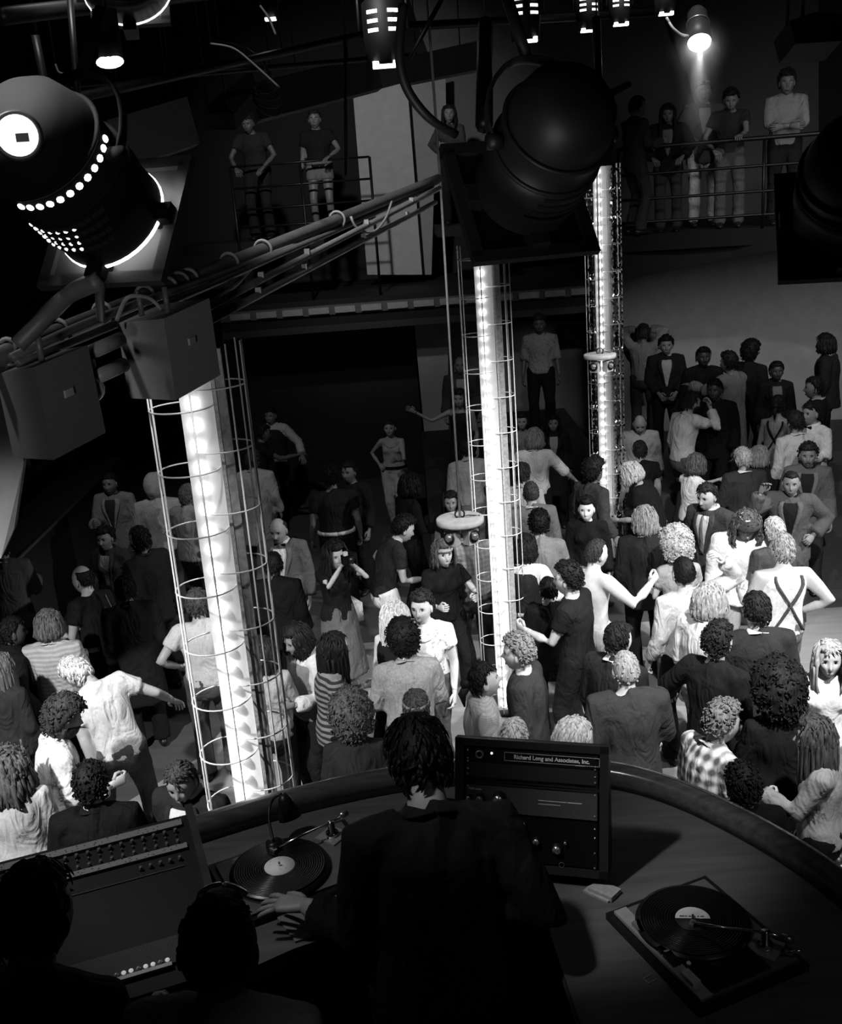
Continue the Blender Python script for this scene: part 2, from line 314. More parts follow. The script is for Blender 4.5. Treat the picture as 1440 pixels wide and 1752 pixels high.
cr_ = light_column(xr, yr, .06, Yp(1018, 285, yr)[2], 'farthest column of glowing bulbs, in front of the curved pale wall', .0, 3, sw=.15, offs=((-.06, .04), (.12, .06)), cr=.12)
# beaded chains that glint on the farthest column
for i, ox in enumerate((-.15, -.11, .12, .165, .21)):
    Hc = Yp(1018, 285, yr)[2]-.1; b = MB(); n = 90
    for q in range(n): b.box((ox+.008*math.sin(q*2.1+i), -.06, .05+q*Hc/n), (.020, .012, .028), rot=ry(.6*math.sin(q*1.7+i))@rz(q*1.3))
    o = b.obj('glass_bead_chain', mat(.9, .12, 1, 'mirror'), cr_, smooth=False); o['kind'] = 'stuff'

# ---------- round pinspot clusters on drop rods
def pin_cluster(px, py, t, rod_top, label, rad, lit=2):
    P = D(px, py, t); top = np.array([P[0], P[1], 8.96])
    e = tag(empty('pinspot_cluster', tuple(P)), label, 'hanging light')
    MB().tube([(0, 0, -.012), (0, 0, .0), (0, 0, .022), (0, 0, .026)], [rad, rad*1.01, rad*1.01, rad*.97], seg=36).obj('disc', mat(.72, .6, 0, 'paint', 20, .2), e)
    pts = [np.zeros(3), (top-P)*.33+np.array([.012, 0, 0]), (top-P)*.66-np.array([.008, 0, 0]), top-P]
    MB().tube(pts, .008 if rad > .12 else .006, seg=6).obj('drop_rod', mat(.62, .5), e)
    b = MB(); b.torus((0, 0, .05), .03, .006, rot=rx(PI/2), nu=16, nv=5); b.tube([(.0, 0, .03), (.05, -.02, .045), (.10, .01, .03), (.13, -.01, .035)], .004, seg=5); b.obj('hook', mat(.15, .5), e)
    for k in range(lit):
        a = -PI/2+(k-(lit-1)/2)*1.35; d = np.array([math.cos(a), math.sin(a), 0]); q = MB()
        R = rz(a-(-PI/2))
        q.box(d*rad*.62+np.array([0, 0, -.082]), (.085, .06, .10), rot=R); lp = q.obj('lamp_housing', mat(.70, .5, 0, 'paint'), e, smooth=False)
        q = MB(); q.tube([d*(rad*.62+.031)+np.array([0, 0, -.075]), d*(rad*.62+.040)+np.array([0, 0, -.075])], [.040, .042], seg=18); q.obj('lamp_rim', mat(.15, .3), lp)
        q = MB(); q.ell(d*(rad*.62+.036)+np.array([0, 0, -.075]), (.028, .028, .028)); q.obj('lens', mat(.8, .12, .8), lp)
    return e
pin_cluster(787, 892, 6.9, (757, 285), 'pale round disc of small spotlights hanging by a rod among the dancers', .155)
pin_cluster(1026, 610, 9.9, (1022, 420), 'pale round disc light hanging in front of the farthest column', .150)

# ---------- overhead rig
def hang(parent, pts, r=.006):
    for p in pts: p = np.array(p); MB().tube([p, np.array([p[0], p[1], 8.96])], r, seg=5).obj('hanger', mat(.08, .6), parent).matrix_parent_inverse = Matrix.Translation(-Vector(parent.location))
def along(a, b, n=8, sag=0., jit=0.): 
    a, b = np.array(a), np.array(b); return [a+(b-a)*t+np.array([0, 0, -sag*4*t*(1-t)])+(RNG.normal(size=3)*jit) for t in np.linspace(0, 1, n)]
p0 = D(-60, 634, 2.62); p1 = D(750, 306, 5.9)
pipe = tag(empty('lighting_pipe', tuple(p0)), 'thick dark lighting pipe running diagonally above the crowd', 'pipe')
MB().tube(along((0, 0, 0), p1-p0, 12), .026, seg=14).obj('tube', mat(.27, .5, .1, 'paint', 30, .2), pipe)
dd = (p1-p0)/np.linalg.norm(p1-p0)
for k, f_ in enumerate((.045, .10, .155, .215, .25, .27, .285, .36, .43, .62)):
    c = (p1-p0)*f_; rot = np.array(Vector(dd).to_track_quat('Z', 'X').to_matrix()); MB().torus(c, .036, .006, rot=rot, nu=18, nv=6).obj('cable_tie', mat(.45, .7), pipe)
def cable(pts, r, label, tone=.30, name='cable', group='cables strapped along the lighting pipe'):
    P = [np.array(p) for p in pts]; o = P[0]; Q = resample([p-o for p in P], 24)
    ob = MB().tube(Q, r, seg=6).obj(name, mat(tone, .5)); ob.location = o; tag(ob, label, 'cable', group); return ob
cable([D(20, 612, 2.60), D(110, 560, 2.85), D(215, 520, 3.05), D(300, 500, 3.3), D(420, 455, 3.8), D(560, 395, 4.6), D(700, 330, 5.6)], .012, 'upper of two cables strapped along the diagonal lighting pipe')
cable([D(30, 622, 2.64), D(130, 585, 2.9), D(240, 535, 3.1), D(340, 500, 3.4), D(470, 437, 4.0), D(600, 385, 4.8), D(740, 318, 5.8)], .012, 'lower of two cables strapped along the diagonal lighting pipe', .26)
cable([D(200, 548, 2.95), D(216, 505, 2.9), D(258, 508, 2.95), D(276, 530, 2.98)], .006, 'thin looped cable arching over the pipe beside the box', .45, group=None)
cable([D(370, 512, 3.3), D(400, 490, 3.6), D(420, 470, 3.9), D(445, 440, 4.0), D(470, 430, 4.1)], .008, 'slack cable drooping below the pipe right of the box', .4, group=None)
cable([D(30, 590, 2.5), D(80, 540, 2.5), D(120, 500, 2.45), D(170, 480, 2.4)], .022, 'thick black cable rising from the pipe to the left lamp', .28, group=None)
cable([D(172, 545, 2.9), D(170, 500, 2.7), D(178, 472, 2.5)], .012, 'short cable dropping from the left lamp bracket to pipe', .28, group=None)
cable([D(690, 8, 2.4), D(680, 90, 2.4), D(690, 150, 2.42), D(735, 208, 2.45), D(780, 230, 2.5)], .011, 'heavy black cable looping down to the big central lamp', .12, group=None)
cable([D(600, 370, 4.6), D(603, 395, 4.6), D(640, 400, 4.7), D(660, 375, 4.9), D(670, 345, 5.0)], .006, 'thin cable hanging in a loop beneath the pipe', .4, group=None)
for (a, b_, t0, t1, lb) in (((350, 528), (752, 322), 3.25, 5.9, 'upper thin conduit running beside the thick lighting pipe'), ((345, 556), (745, 346), 3.2, 5.9, 'lower thin conduit below the thick lighting pipe')):
    q0, q1 = D(*a, t0), D(*b_, t1); e = MB().tube(along((0, 0, 0), q1-q0, 6), .013, seg=10).obj('conduit', mat(.42, .4, .3)); e.location = q0; tag(e, lb, 'pipe')
    for f_ in (.15, .3, .55, .8): MB().box((q1-q0)*f_+np.array([0, 0, .016]), (.02, .03, .02)).obj('clip', mat(.5, .4), e, smooth=False)
# boxes hung on the pipe
def junction_box(corners, label, tone):
    # corners: front vertical edge top/bottom, right-hand top edge end, left-hand top edge end (world)
    ft, fb, rt, lt = [np.array(c) for c in corners]; ax = rt-ft; ay = lt-ft; dz = fb-ft
    e = tag(empty('hanging_box', tuple(ft)), label, 'box', 'plain metal boxes hung below the pipe')
    v = [(0*ax), ax, ax+ay, ay]; v = [np.array(q) for q in v]; v += [q+dz for q in v]
    MB().add(v, [(0, 1, 2, 3), (7, 6, 5, 4), (0, 4, 5, 1), (1, 5, 6, 2), (2, 6, 7, 3), (3, 7, 4, 0)]).obj('casing', mat(tone, .6, 0, 'paint', 60, .06), e, smooth=False)
    n = np.cross(dz, ax); n /= np.linalg.norm(n); n = n if n[1] < 0 else -n
    o = MB().box(ax*.46+dz*.40+n*.006, (.028, .006, .018), rot=np.stack([ax/np.linalg.norm(ax), n, -dz/np.linalg.norm(dz)], 1)).obj('badge', mat(.7, .3, .6), e, smooth=False)
    for q in (.2, .75): MB().tube([ax*.3+ay*q, ax*.3+ay*q+np.array([0, 0, .07])], .008, seg=8).obj('hanger_bolt', mat(.3, .4), e)
    return e
def boxc(ft, fb, r, l, t, tr, tl):
    F_ = D(*ft, t); up = np.array([0, 0, 1.]); 
    Rr = D(*r, tr); Ll = D(*l, tl); B_ = D(*fb, t*1.012); return F_, B_, Rr, Ll
junction_box(boxc((280, 545), (301, 685), (358, 510), (200, 553), 2.75, 2.93, 3.0), 'grey metal box on the pipe hiding the top of the nearest light column', .42)
junction_box(boxc((58, 628), (92, 787), (150, 590), (-8, 640), 2.45, 2.60, 2.72), 'darker metal box hanging lower on the pipe, by the left edge', .30)
for i, (a, b_, rr) in enumerate((((150, 605), (207, 580), .019), ((165, 645), (212, 624), .019))):
    q0, q1 = D(*a, 2.66), D(*b_, 2.76); o = MB().tube([(0, 0, 0), (q1-q0)*.5, q1-q0], rr, seg=12).obj('connector_tube', mat(.45, .4)); o.location = q0; tag(o, ('upper' if i == 0 else 'lower')+' of two short tubes bridging the hanging boxes', 'tube')
    MB().ell(np.array([-.015, 0, -.03]), (.032, .032, .032)).obj('end_cap', mat(.62, .3, .4), o)

# ---------- big theatre lamps
def theatre_lamp(rear, front, R, L, label, frame=.19, lit=0., vents=0, tone=.13, yoke=True, dome=True, fr_tone=.5, holes_lit=0, gap=.035, rough=.5, spec=.3):
    e = aim_empty('theatre_lamp', rear, front); tag(e, label, 'stage lamp'); M_ = mat(tone, rough, .0, 'enamel', 40, .1, 0, spec)
    pr = [(0, .30), (.01, .62), (.04, .84), (.09, .96), (.14, 1.)] if dome else [(0, .97), (.01, 1.0)]
    zs = [p[0]*1.0 for p in pr]+[L*.55, L*.56, L*.75, L*.76, L]; rs = [p[1]*R for p in pr]+[R, R*1.05, R*1.05, R*1.0, R*1.02]
    b = MB().tube([(0, 0, z) for z in zs], rs, seg=40); 
    b.f = [f for f in b.f if not (len(f) == 40 and min(f) > 40)]; b.m = [0]*len(b.f)
    b.obj('housing', M_, e)
    b = MB()
    for z in (.12, L*.55): b.torus((0, 0, z), R*1.02, .006, nu=40, nv=6)
    b.obj('flange_ring', M_, e)
    # square colour frame in front of the mouth
    g = L+gap; b = MB(); F_ = frame
    for sx, sy, w_, h_ in ((0, F_, 2*F_+.03, .03), (0, -F_, 2*F_+.03, .03), (F_, 0, .03, 2*F_), (-F_, 0, .03, 2*F_)): b.box((sx, sy, g), (w_, h_, .02))
    b.obj('colour_frame', mat(.12, .6), e, smooth=False)
    MB().box((0, 0, g+.006), (2*F_, 2*F_, .005)).obj('gel', mat(fr_tone, .6), e, smooth=False)
    for a in (0, PI/2, PI, 1.5*PI): MB().box((R*1.06*math.cos(a), R*1.06*math.sin(a), L+.015), (.045, .045, .055), rot=rz(a)).obj('frame_clip', M_, e, smooth=False)
    if lit:
        MB().tube([(0, 0, L-.004), (0, 0, L+.004)], R*1.035, seg=32).obj('lens', emit(lit), e)
    if vents:
        b = MB(); vm = emit(holes_lit) if holes_lit else mat(.03, .9)
        for row in range(4):
            for k in range(vents):
                a = -2.4+k*.13+row*.065; z = L*.60+row*.026; c = np.array([R*1.052*math.cos(a), R*1.052*math.sin(a), z])
                b.box(c, (.004, .016, .011), rot=rz(a))
        o = b.obj('vent_hole', vm, e, smooth=False); o['kind'] = 'stuff'
    if yoke:
        pts = [(R*1.18*math.cos(a), -R*1.9*math.sin(a) if False else R*1.18*0, 0) for a in (0, 1)]
        pts = [np.array([R*1.2*math.cos(a), R*1.75*math.sin(a), L*.45]) for a in np.linspace(0, PI, 15)]
        MB().tube(pts, [[.016, .005]]*15, xref=(0, 0, 1), seg=8).obj('yoke', M_, e)
        for sx in (-1, 1): MB().tube([(sx*R*1.03, 0, L*.45), (sx*R*1.28, 0, L*.45)], .018, seg=12).obj('yoke_knob', M_, e)
        MB().tube([(0, R*1.75, L*.45), (0, R*1.75+.18, L*.45)], .014, seg=10).obj('hanger', M_, e)
    return e
l1 = theatre_lamp(D(8, 182, 2.12), D(190, 372, 2.46), .132, float(np.linalg.norm(D(8, 182, 2.12)-D(190, 372, 2.46))), 'lit black stage lamp at upper left with a glowing rim against its square frame', frame=.155, lit=8, vents=9, holes_lit=0, fr_tone=.14, dome=True, gap=.022, tone=.05, rough=.85, spec=.06)
# ring of lit vent holes and the bright rear opening of that lamp
b = MB()
for k in range(12):
    a = -1.30-k*.185; b.ell((.1345*math.cos(a), .1345*math.sin(a), .150), (.0085, .0085, .005), rot=rz(a)@ry(PI/2), nu=8, nv=5)
o = b.obj('lit_vent_hole', emit(3.2), l1); o['kind'] = 'stuff'
b = MB()
for r_ in range(4):
    for k in range(7): a = -.95-k*.15+r_*.06; b.ell((.1395*math.cos(a), .1395*math.sin(a), .235+r_*.022), (.0055, .0055, .003), rot=rz(a)@ry(PI/2), nu=6, nv=4)
o = b.obj('lit_perforation', emit(1.1), l1); o['kind'] = 'stuff'
rl = tag(empty('round_lamp_face', tuple(D(30, 232, 2.05))), 'round bright lamp face with a dark square at the left edge', 'lamp')
qd = ray(30, 232); qd /= np.linalg.norm(qd); rot = np.array(Vector(-qd).to_track_quat('Z', 'Y').to_matrix())
MB().tube([np.zeros(3), -qd*.012], [.040, .037], seg=28).obj('glass', emit(1.0), rl)
MB().torus((0, 0, 0), .042, .006, rot=rot, nu=28).obj('rim', BLACK, rl)
MB().box(-qd*.018+rot@np.array([.008, -.004, 0]), (.024, .016, .01), rot=rot).obj('shutter', mat(.3), rl, smooth=False)
cl_ = theatre_lamp(D(990, 150, 2.20), D(892, 335, 2.55), .122, .36, 'big black stage lamp at top centre aimed down at the floor', frame=.150, vents=9, tone=.12, fr_tone=.05, rough=.5, spec=.28)
MB().tube([(0, 0, 0), D(1074, 146, 2.42)-D(1005, 182, 2.30)], .010, seg=8).obj('lever', mat(.5, .4), cl_).matrix_world = Matrix.Translation(Vector(D(1005, 182, 2.30)))
theatre_lamp(D(1480, 235, 2.3), D(1440, 380, 2.6), .12, .30, 'dark stage lamp cut off by the right edge of the view', frame=.14, tone=.14, fr_tone=.08, yoke=False)
theatre_lamp(D(190, -120, 3.4), D(222, -8, 3.7), .15, .26, 'dark stage lamp at the top edge with a thin glowing rim', frame=.12, lit=2.5, tone=.12, fr_tone=.4, yoke=False)
b = MB().ell((0, 0, 0), (.040, .02, .018)); o = b.obj('lamp', emit(3.0)); o.location = D(188, 106, 3.0); tag(o, 'small half-hidden glowing lamp below the top left lamp', 'lamp'); hang(o, [D(188, 106, 3.0)+np.array([0, .02, .13])], .008)
MB().tube([(0, .02, .01), (0, .02, .14)], .035, seg=14).obj('housing', mat(.04, .8), o)

# ---------- row of slotted lamps along the top
def slot_lamp(px, py, t, label, s=1., slots=True, front=True):
    P = D(px, py, t); e = tag(empty('slotted_lamp', tuple(P)), label, 'stage lamp', 'slotted cans along the top')
    MB().tube([(0, 0, -.02), (0, 0, .10*s), (0, 0, .22*s), (0, 0, .25*s)], [.075*s, .085*s, .085*s, .05*s], seg=20).obj('housing', mat(.05, .6), e)
    if slots:
        b = MB()
        for r_ in range(3):
            for a in (-2.25, -1.95, -1.2, -.9): b.box((.086*s*math.cos(a), .086*s*math.sin(a), (.11+.035*r_)*s), (.004, .022*s, .014*s), rot=rz(a))
        o = b.obj('lit_slot', emit(2.2), e, smooth=False); o['kind'] = 'stuff'
    if front: MB().box((0, -.045*s, -.02), (.11*s, .05, .025*s)).obj('lit_edge', emit(4), e, smooth=False)
    b = MB(); b.tube([(-.10*s, 0, .12*s), (-.10*s, 0, .30*s), (.10*s, 0, .30*s), (.10*s, 0, .12*s)], .008, seg=6); b.obj('yoke', BLACK, e)
for px, py, t, s, lb in ((660, 104, 4.6, 1.05, 'slotted lamp with a lit lower edge, lowest of the top row'), (899, 64, 6.2, 1.1, 'slotted lamp above the big central lamp'),
                         (1005, 48, 7.6, 1.0, 'slotted lamp just right of the top centre one'), (1060, 38, 8.2, 1.0, 'slotted lamp second from the bright spotlight'), (1137, 20, 8.0, .95, 'slotted lamp beside the bright spotlight'),
                         (463, 28, 6.5, .6, 'small lit lamp fitting high in the dark grid')):
    slot_lamp(px, py, t, lb, s, slots=px != 463)
sp = aim_empty('spotlight', D(1192, 20, 8.2), D(1196, 72, 8.1)); tag(sp, 'bright round spotlight shining down at upper right', 'stage lamp')
Ls = float(np.linalg.norm(D(1192, 20, 8.2)-D(1196, 72, 8.1)))
MB().tube([(0, 0, -.02), (0, 0, .02), (0, 0, Ls*.6), (0, 0, Ls)], [.05, .075, .085, .095], seg=24).obj('housing', BLACK, sp)
MB().ell((0, 0, Ls), (.088, .088, .05), nu=24, nv=10).obj('lens', emit(9), sp)
MB().torus((0, 0, Ls*.4), .084, .008, nu=24).obj('flange_ring', STEEL, sp)
cable([D(1140, 30, 8.0), D(1150, 48, 8.0), D(1165, 60, 8.05), D(1180, 62, 8.1)], .010, 'pale cable from the slotted lamp to the bright spotlight', .6, group=None)
# haze cone lit under the spotlight
def haze_mat(name, dens, R, mask):
    m = bpy.data.materials.new(name); m.use_nodes = True; nt = m.node_tree; N, L = nt.nodes, nt.links; N.remove(N['Principled BSDF'])
    vs = N.new('ShaderNodeVolumeScatter'); vs.inputs['Anisotropy'].default_value = .2; tc = N.new('ShaderNodeTexCoord'); src = None
    for mk, r_ in ((mask, R[0]), ((1, 1, 1), R[1])):
        a_ = N.new('ShaderNodeVectorMath'); a_.operation = 'MULTIPLY'; a_.inputs[1].default_value = mk; L.new(tc.outputs['Object'], a_.inputs[0])
        l_ = N.new('ShaderNodeVectorMath'); l_.operation = 'LENGTH'; L.new(a_.outputs[0], l_.inputs[0])
        q = N.new('ShaderNodeMapRange'); q.inputs['From Min'].default_value = 0; q.inputs['From Max'].default_value = r_; q.inputs['To Min'].default_value = 1; q.inputs['To Max'].default_value = 0; L.new(l_.outputs['Value'], q.inputs['Value'])
        p = N.new('ShaderNodeMath'); p.operation = 'POWER'; p.inputs[1].default_value = 1.6; L.new(q.outputs[0], p.inputs[0])
        if src is None: src = p.outputs[0]
        else: k = N.new('ShaderNodeMath'); k.operation = 'MULTIPLY'; L.new(src, k.inputs[0]); L.new(p.outputs[0], k.inputs[1]); src = k.outputs[0]
    k = N.new('ShaderNodeMath'); k.operation = 'MULTIPLY'; k.inputs[1].default_value = dens; L.new(src, k.inputs[0]); L.new(k.outputs[0], vs.inputs['Density']); L.new(vs.outputs[0], N['Material Output'].inputs['Volume']); return m
PS = D(1196, 74, 8.1)
hb_ = MB().tube([(0, 0, 0), (0, 0, -.25), (0, 0, -.55), (0, 0, -.8)], [.14, .20, .20, .18], seg=20).obj('haze', haze_mat('haze', 1.6, (.20, .85), (1, 1, 0))); hb_.location = PS; hb_['kind'] = 'stuff'; tag(hb_, 'thin haze glowing below the bright spotlight', 'haze')
h2_ = MB().ell((0, 0, 0), (.30, .30, .30), nu=20, nv=14).obj('haze', haze_mat('haze_halo', 4.0, (.30, .30), (1, 1, 1))); h2_.location = PS-np.array([0, 0, .04]); h2_['kind'] = 'stuff'; tag(h2_, 'ball of haze added as glow close around the bright spotlight lens', 'haze')  # small haze ball added to give the lens its glow
l = spot('spotlight_beam', tuple(PS+np.array([0, 0, -.06])), tuple(PS+np.array([0.02, .3, -3])), 90, 30, .8, .05)
# top grid of dark pipes and trusses
def bar(p, q, r, label, tone=.18, kind='grid_pipe', grp='dark pipes of the ceiling grid'):
    tone *= .45; p, q = np.array(p), np.array(q); o = MB().tube([np.zeros(3), (q-p)*.5, q-p], r, seg=8).obj(kind, mat(tone, .45, .2)); o.location = p; tag(o, label, 'pipe', grp); return o
GL = iter(['long grid pipe rising right above the lit left lamp', 'second long grid pipe above the hanging dark panels', 'black pipe crossing the grey wall at the top centre', 'short upright pipe above the lit left lamp', 'black pole dropping behind the cable of the central lamp', 'thin upright rod beside the left lamp yoke', 'dark pole above the farthest light column', 'very thin rod hanging left of the grey wall', 'thick pipe across the very top left corner', 'thin slanting rod left of the top centre lamp'])
for a, b_, t0, t1, r, tn in (((-40, 205), (640, 55), 4.2, 7.5, .024, .24), ((-40, 160), (700, 95), 5.2, 7.8, .018, .18), ((640, 48), (1120, 22), 7.0, 9.0, .030, .10), ((60, 60), (85, 185), 4.0, 4.1, .016, .26), ((830, 40), (828, 215), 3.0, 2.6, .022, .10),
                           ((120, 0), (135, 190), 3.6, 3.7, .012, .18), ((1020, 30), (1024, 190), 6.0, 6.0, .025, .08), ((590, 60), (592, 300), 6.5, 6.5, .010, .2), ((0, 28), (520, -30), 3.5, 6, .03, .2), ((755, 0), (700, 100), 5.0, 5.0, .012, .14)):
    qa, qb = D(*a, t0), D(*b_, t1); o = bar(qa, qb, r, next(GL), tn); hang(o, [qa*.98+qb*.02] if a[0] > 100 else [qa*.35+qb*.65], .005)
# dark duct panels hanging under the grid
def slab(pxs, t, th, tone, label, name='baffle_panel', grp=None):
    pts = [D(x, y, tt) for (x, y), tt in zip(pxs, t)]; c = np.mean(pts, axis=0); n = np.cross(pts[1]-pts[0], pts[2]-pts[0]); n /= np.linalg.norm(n); n = n if n[1] > 0 else -n; k = len(pts)
    v = [p-c for p in pts]+[p-c+n*th for p in pts]
    o = MB().add(v, [tuple(range(k)), tuple(range(2*k-1, k-1, -1))]+[(i, i+k, (i+1) % k+k, (i+1) % k) for i in range(k)]).obj(name, mat(tone, .7, 0, 'paint', 12, .08), smooth=False); o.location = c; hang(o, [pts[0]+n*th*.5+(pts[1]-pts[0])*q for q in (.2, .8)]); tag(o, label, 'panel', grp); return o
slab([(185, 205), (320, 165), (342, 245), (200, 292)], (7, 7.6, 7.6, 7), .08, .40, 'dark rectangular panel hanging behind the lit left lamp')
slab([(420, 145), (640, 92), (655, 150), (445, 205)], (8, 9, 9, 8), .08, .38, 'long dark panel hanging left of the grey wall')
slab([(690, 98), (815, 70), (822, 118), (700, 142)], (9, 9.5, 9.5, 9), .08, .34, 'short dark panel with writing above the grey wall')
slab([(345, 195), (400, 195), (440, 150), (430, 120), (370, 165)], (6.5, 6.5, 6.8, 6.8, 6.5), .10, .14, 'dark crumpled bracket between two hanging panels')
# coiled cable over the grid, at upper centre-left
b = MB(); c0 = D(455, 150, 6.4)
for k in range(4): b.torus((0, 0, -.03*k), .07+.008*k, .007, rot=rx(.5+.1*k)@ry(.2*k), nu=24, nv=5)
b.tube([(.05, 0, 0), (0, 0, .15), (-.14, 0, .26), (-.3, 0, .30)], .01, seg=6); o = b.obj('coiled_cable', mat(.34, .5)); o.location = c0; tag(o, 'coil of grey cable hooked on the upper grid', 'cable')
CL_ = ['cable sweeping behind the lit left lamp', 'short cable end right of the half-hidden glowing lamp', 'hooked cable left of the half-hidden glowing lamp', 'long cable running to the coil on the upper grid', 'short cable below the small fitting at the top']
for k, pts in enumerate(([(20, 300), (30, 225), (90, 205), (140, 235)], [(290, 130), (300, 115), (306, 112)], [(95, 110), (100, 125), (118, 128), (125, 118)], [(360, 75), (400, 80), (440, 115), (478, 150)], [(445, 10), (460, 30), (472, 60)])):
    o = cable([D(x, y, 4.0) for x, y in pts], .005, CL_[k], .14, group='cables dangling in the grid'); o.data.materials[0] = mat(.05, .7); hang(o, [D(*pts[0], 4.0)], .003)
slab([(1350, 35), (1395, 20), (1440, 25), (1440, 70), (1360, 75)], (2.7, 2.7, 2.7, 2.7, 2.7), .12, .03, 'black lamp housing against the ceiling at top right', 'lamp_housing')

# ---------- DJ booth gear
def turntable(p00, p10, p01, label, lp_label, arm_at=(.86, .30), strip_side=False, seed=0, half=False):
    # p00 = corner, p10 = corner along the long side, p01 = corner along the short side (world, z = deck top)
    a = (p10-p00); bb = p01-p00; Lx = np.linalg.norm(a); Ly = np.linalg.norm(bb); ang = math.atan2(a[1], a[0]); zx = np.cross(a, bb)[2]; fy = 1 if zx > 0 else -1
    e = tag(empty('turntable', (p00[0], p00[1], CT-.035), (0, 0, ang)), label, 'turntable'); Y_ = lambda y: y*fy
    MB().box((Lx/2, Y_(Ly/2), .047), (Lx+.03, Ly+.03, .023)).obj('plinth', mat(.11, .4), e, smooth=False)
    MB().box((Lx/2, Y_(Ly/2), .062), (Lx-.01, Ly-.01, .008)).obj('deck_plate', mat(.42, .4, .4, 'enamel', 60, .06), e, smooth=False)
    cx, cy = Lx*.385, Y_(Ly*.50); R = .158
    pl = MB().tube([(cx, cy, .066), (cx, cy, .078), (cx, cy, .084)], [R*1.04, R*1.05, R*1.03], seg=48).obj('platter', mat(.20, .3, .7), e)
    rec = MB()
    for k in range(13): r0, r1 = .052+k*.0077, .052+(k+1)*.0077; A_ = np.arange(56)*2*PI/56; v = [[cx+r*math.cos(t), cy+r*math.sin(t), z] for r, z in ((r0, .0885), (r0+.002, .0892), (r1-.001, .0892), (r1, .0885)) for t in A_]; rec.add(v, [(q*56+i, q*56+(i+1) % 56, (q+1)*56+(i+1) % 56, (q+1)*56+i) for q in range(3) for i in range(56)])
    rec.tube([(cx, cy, .085), (cx, cy, .0882)], [.150, .152], seg=56); ro = rec.obj('record', mat(.05, .28, 0, 'vinyl', 40, .05, 0, .5)); ro.location = (p00[0], p00[1], CT-.035); ro.rotation_euler = (0, 0, ang); tag(ro, lp_label, 'record')
    MB().tube([(cx, cy, .0886), (cx, cy, .0900)], .0505, seg=40).obj('record_label', mat(.92 if not half else .14, .6, 0, 'print', 60, .12), ro)
    if half:
        A_ = np.linspace(ha, ha+PI, 25); MB().add([[cx, cy, .0908]]+[[cx+.05*math.cos(t), cy+.05*math.sin(t), .0908] for t in A_], [(0, i, i+1) for i in range(1, 25)]).obj('label_half', mat(.78, .6), ro, smooth=False)
        b2 = MB()
        for k, w_ in enumerate((.013, .006, .008, .007, .004, .010)):
            xx = -.030+k*.0115; p_ = rz(ha)@np.array([xx, .0085, 0]); b2.box((cx+p_[0], cy+p_[1], .0912), (w_, .004, .0006), rot=rz(ha))
        b2.obj('label_print', mat(.06, .6), ro, smooth=False)
    MB().tube([(cx, cy, .09), (cx, cy, .104)], [.004, .003], seg=10).obj('spindle', CHROME, e)
    ax, ay = Lx*arm_at[0], Y_(Ly*arm_at[1])
    MB().box((ax, ay, .069), (.085, .085, .006), rot=rz(.5)).obj('arm_board', mat(.66, .3, .5), e, smooth=False)
    tb = MB().tube([(ax, ay, .07), (ax, ay, .085), (ax, ay, .086), (ax, ay, .125)], [.022, .022, .013, .011], seg=20).obj('tonearm_base', CHROME, e)
    tipd = np.array([cx-ax, cy-ay]); tipd = tipd/np.linalg.norm(tipd); nrm = np.array([-tipd[1], tipd[0]])*fy
    tl = np.array([ax, ay])+tipd*.20+nrm*(.075 if not half else .03)
    MB().tube([(ax-tipd[0]*.055, ay-tipd[1]*.055, .12), (ax, ay, .12), (ax+tipd[0]*.10+nrm[0]*.03, ay+tipd[1]*.10+nrm[1]*.03, .118), (tl[0], tl[1], .10)], .0042, seg=8).obj('tonearm', CHROME, e)
    MB().tube([(ax-tipd[0]*.075, ay-tipd[1]*.075, .12), (ax-tipd[0]*.045, ay-tipd[1]*.045, .12)], .012, seg=14).obj('counterweight', STEEL, e)
    MB().box((tl[0], tl[1], .097), (.014, .026, .010), rot=rz(math.atan2(tipd[1], tipd[0]))).obj('headshell', mat(.5, .3, .5), e, smooth=False)
    MB().tube([(ax+.05, ay+Y_(.02), .078), (ax+.085, ay+Y_(.05), .10)], .004, seg=8).obj('cueing_lever', CHROME, e)
    return e, (Lx, Ly, Y_)
d2 = CT+.028
tl_ = [Z(365, 1480, d2), Z(585, 1405, d2), Z(430, 1568, d2)]
ha = 0.
turntable(tl_[0], tl_[1], tl_[2], 'turntable at left, its record under the outstretched hand', 'black record with a pale label, touched by the DJ', arm_at=(.86, .22))
tr_ = [Z(1048, 1562, d2), Z(1200, 1718, d2), Z(1202, 1500, d2)]
ha = math.radians(-8)-math.atan2(*(tr_[1]-tr_[0])[1::-1])
te, (Lx, Ly, Y_) = turntable(tr_[0], tr_[1], tr_[2], 'turntable with a silver control strip on the right counter', 'black record with a half white label on the right turntable', arm_at=(.80, .84), half=True)
MB().box((Lx/2, Y_(.022), .068), (Lx-.01, .042, .010)).obj('control_strip', mat(.70, .35, .5), te, smooth=False)
for x_, w_, tn in ((.11, .05, .45), (.22, .022, .12), (.265, .05, .10), (.35, .055, .78)):
    MB().box((x_*Lx/.43, Y_(.024), .078), (w_, .026, .012)).obj('button', mat(tn, .35, .2), te, smooth=False)
MB().box((Lx*.80, Y_(Ly*.42), .069), (Lx*.34, Ly*.60, .008)).obj('smoked_cover_plate', mat(.14, .13, 0, 'enamel', 60, .02, 0, .9), te, smooth=False)
MB().ell((Lx*.70, Y_(Ly*.16), .078), (.007, .007, .006)).obj('pilot_light', mat(.9, .2), te)
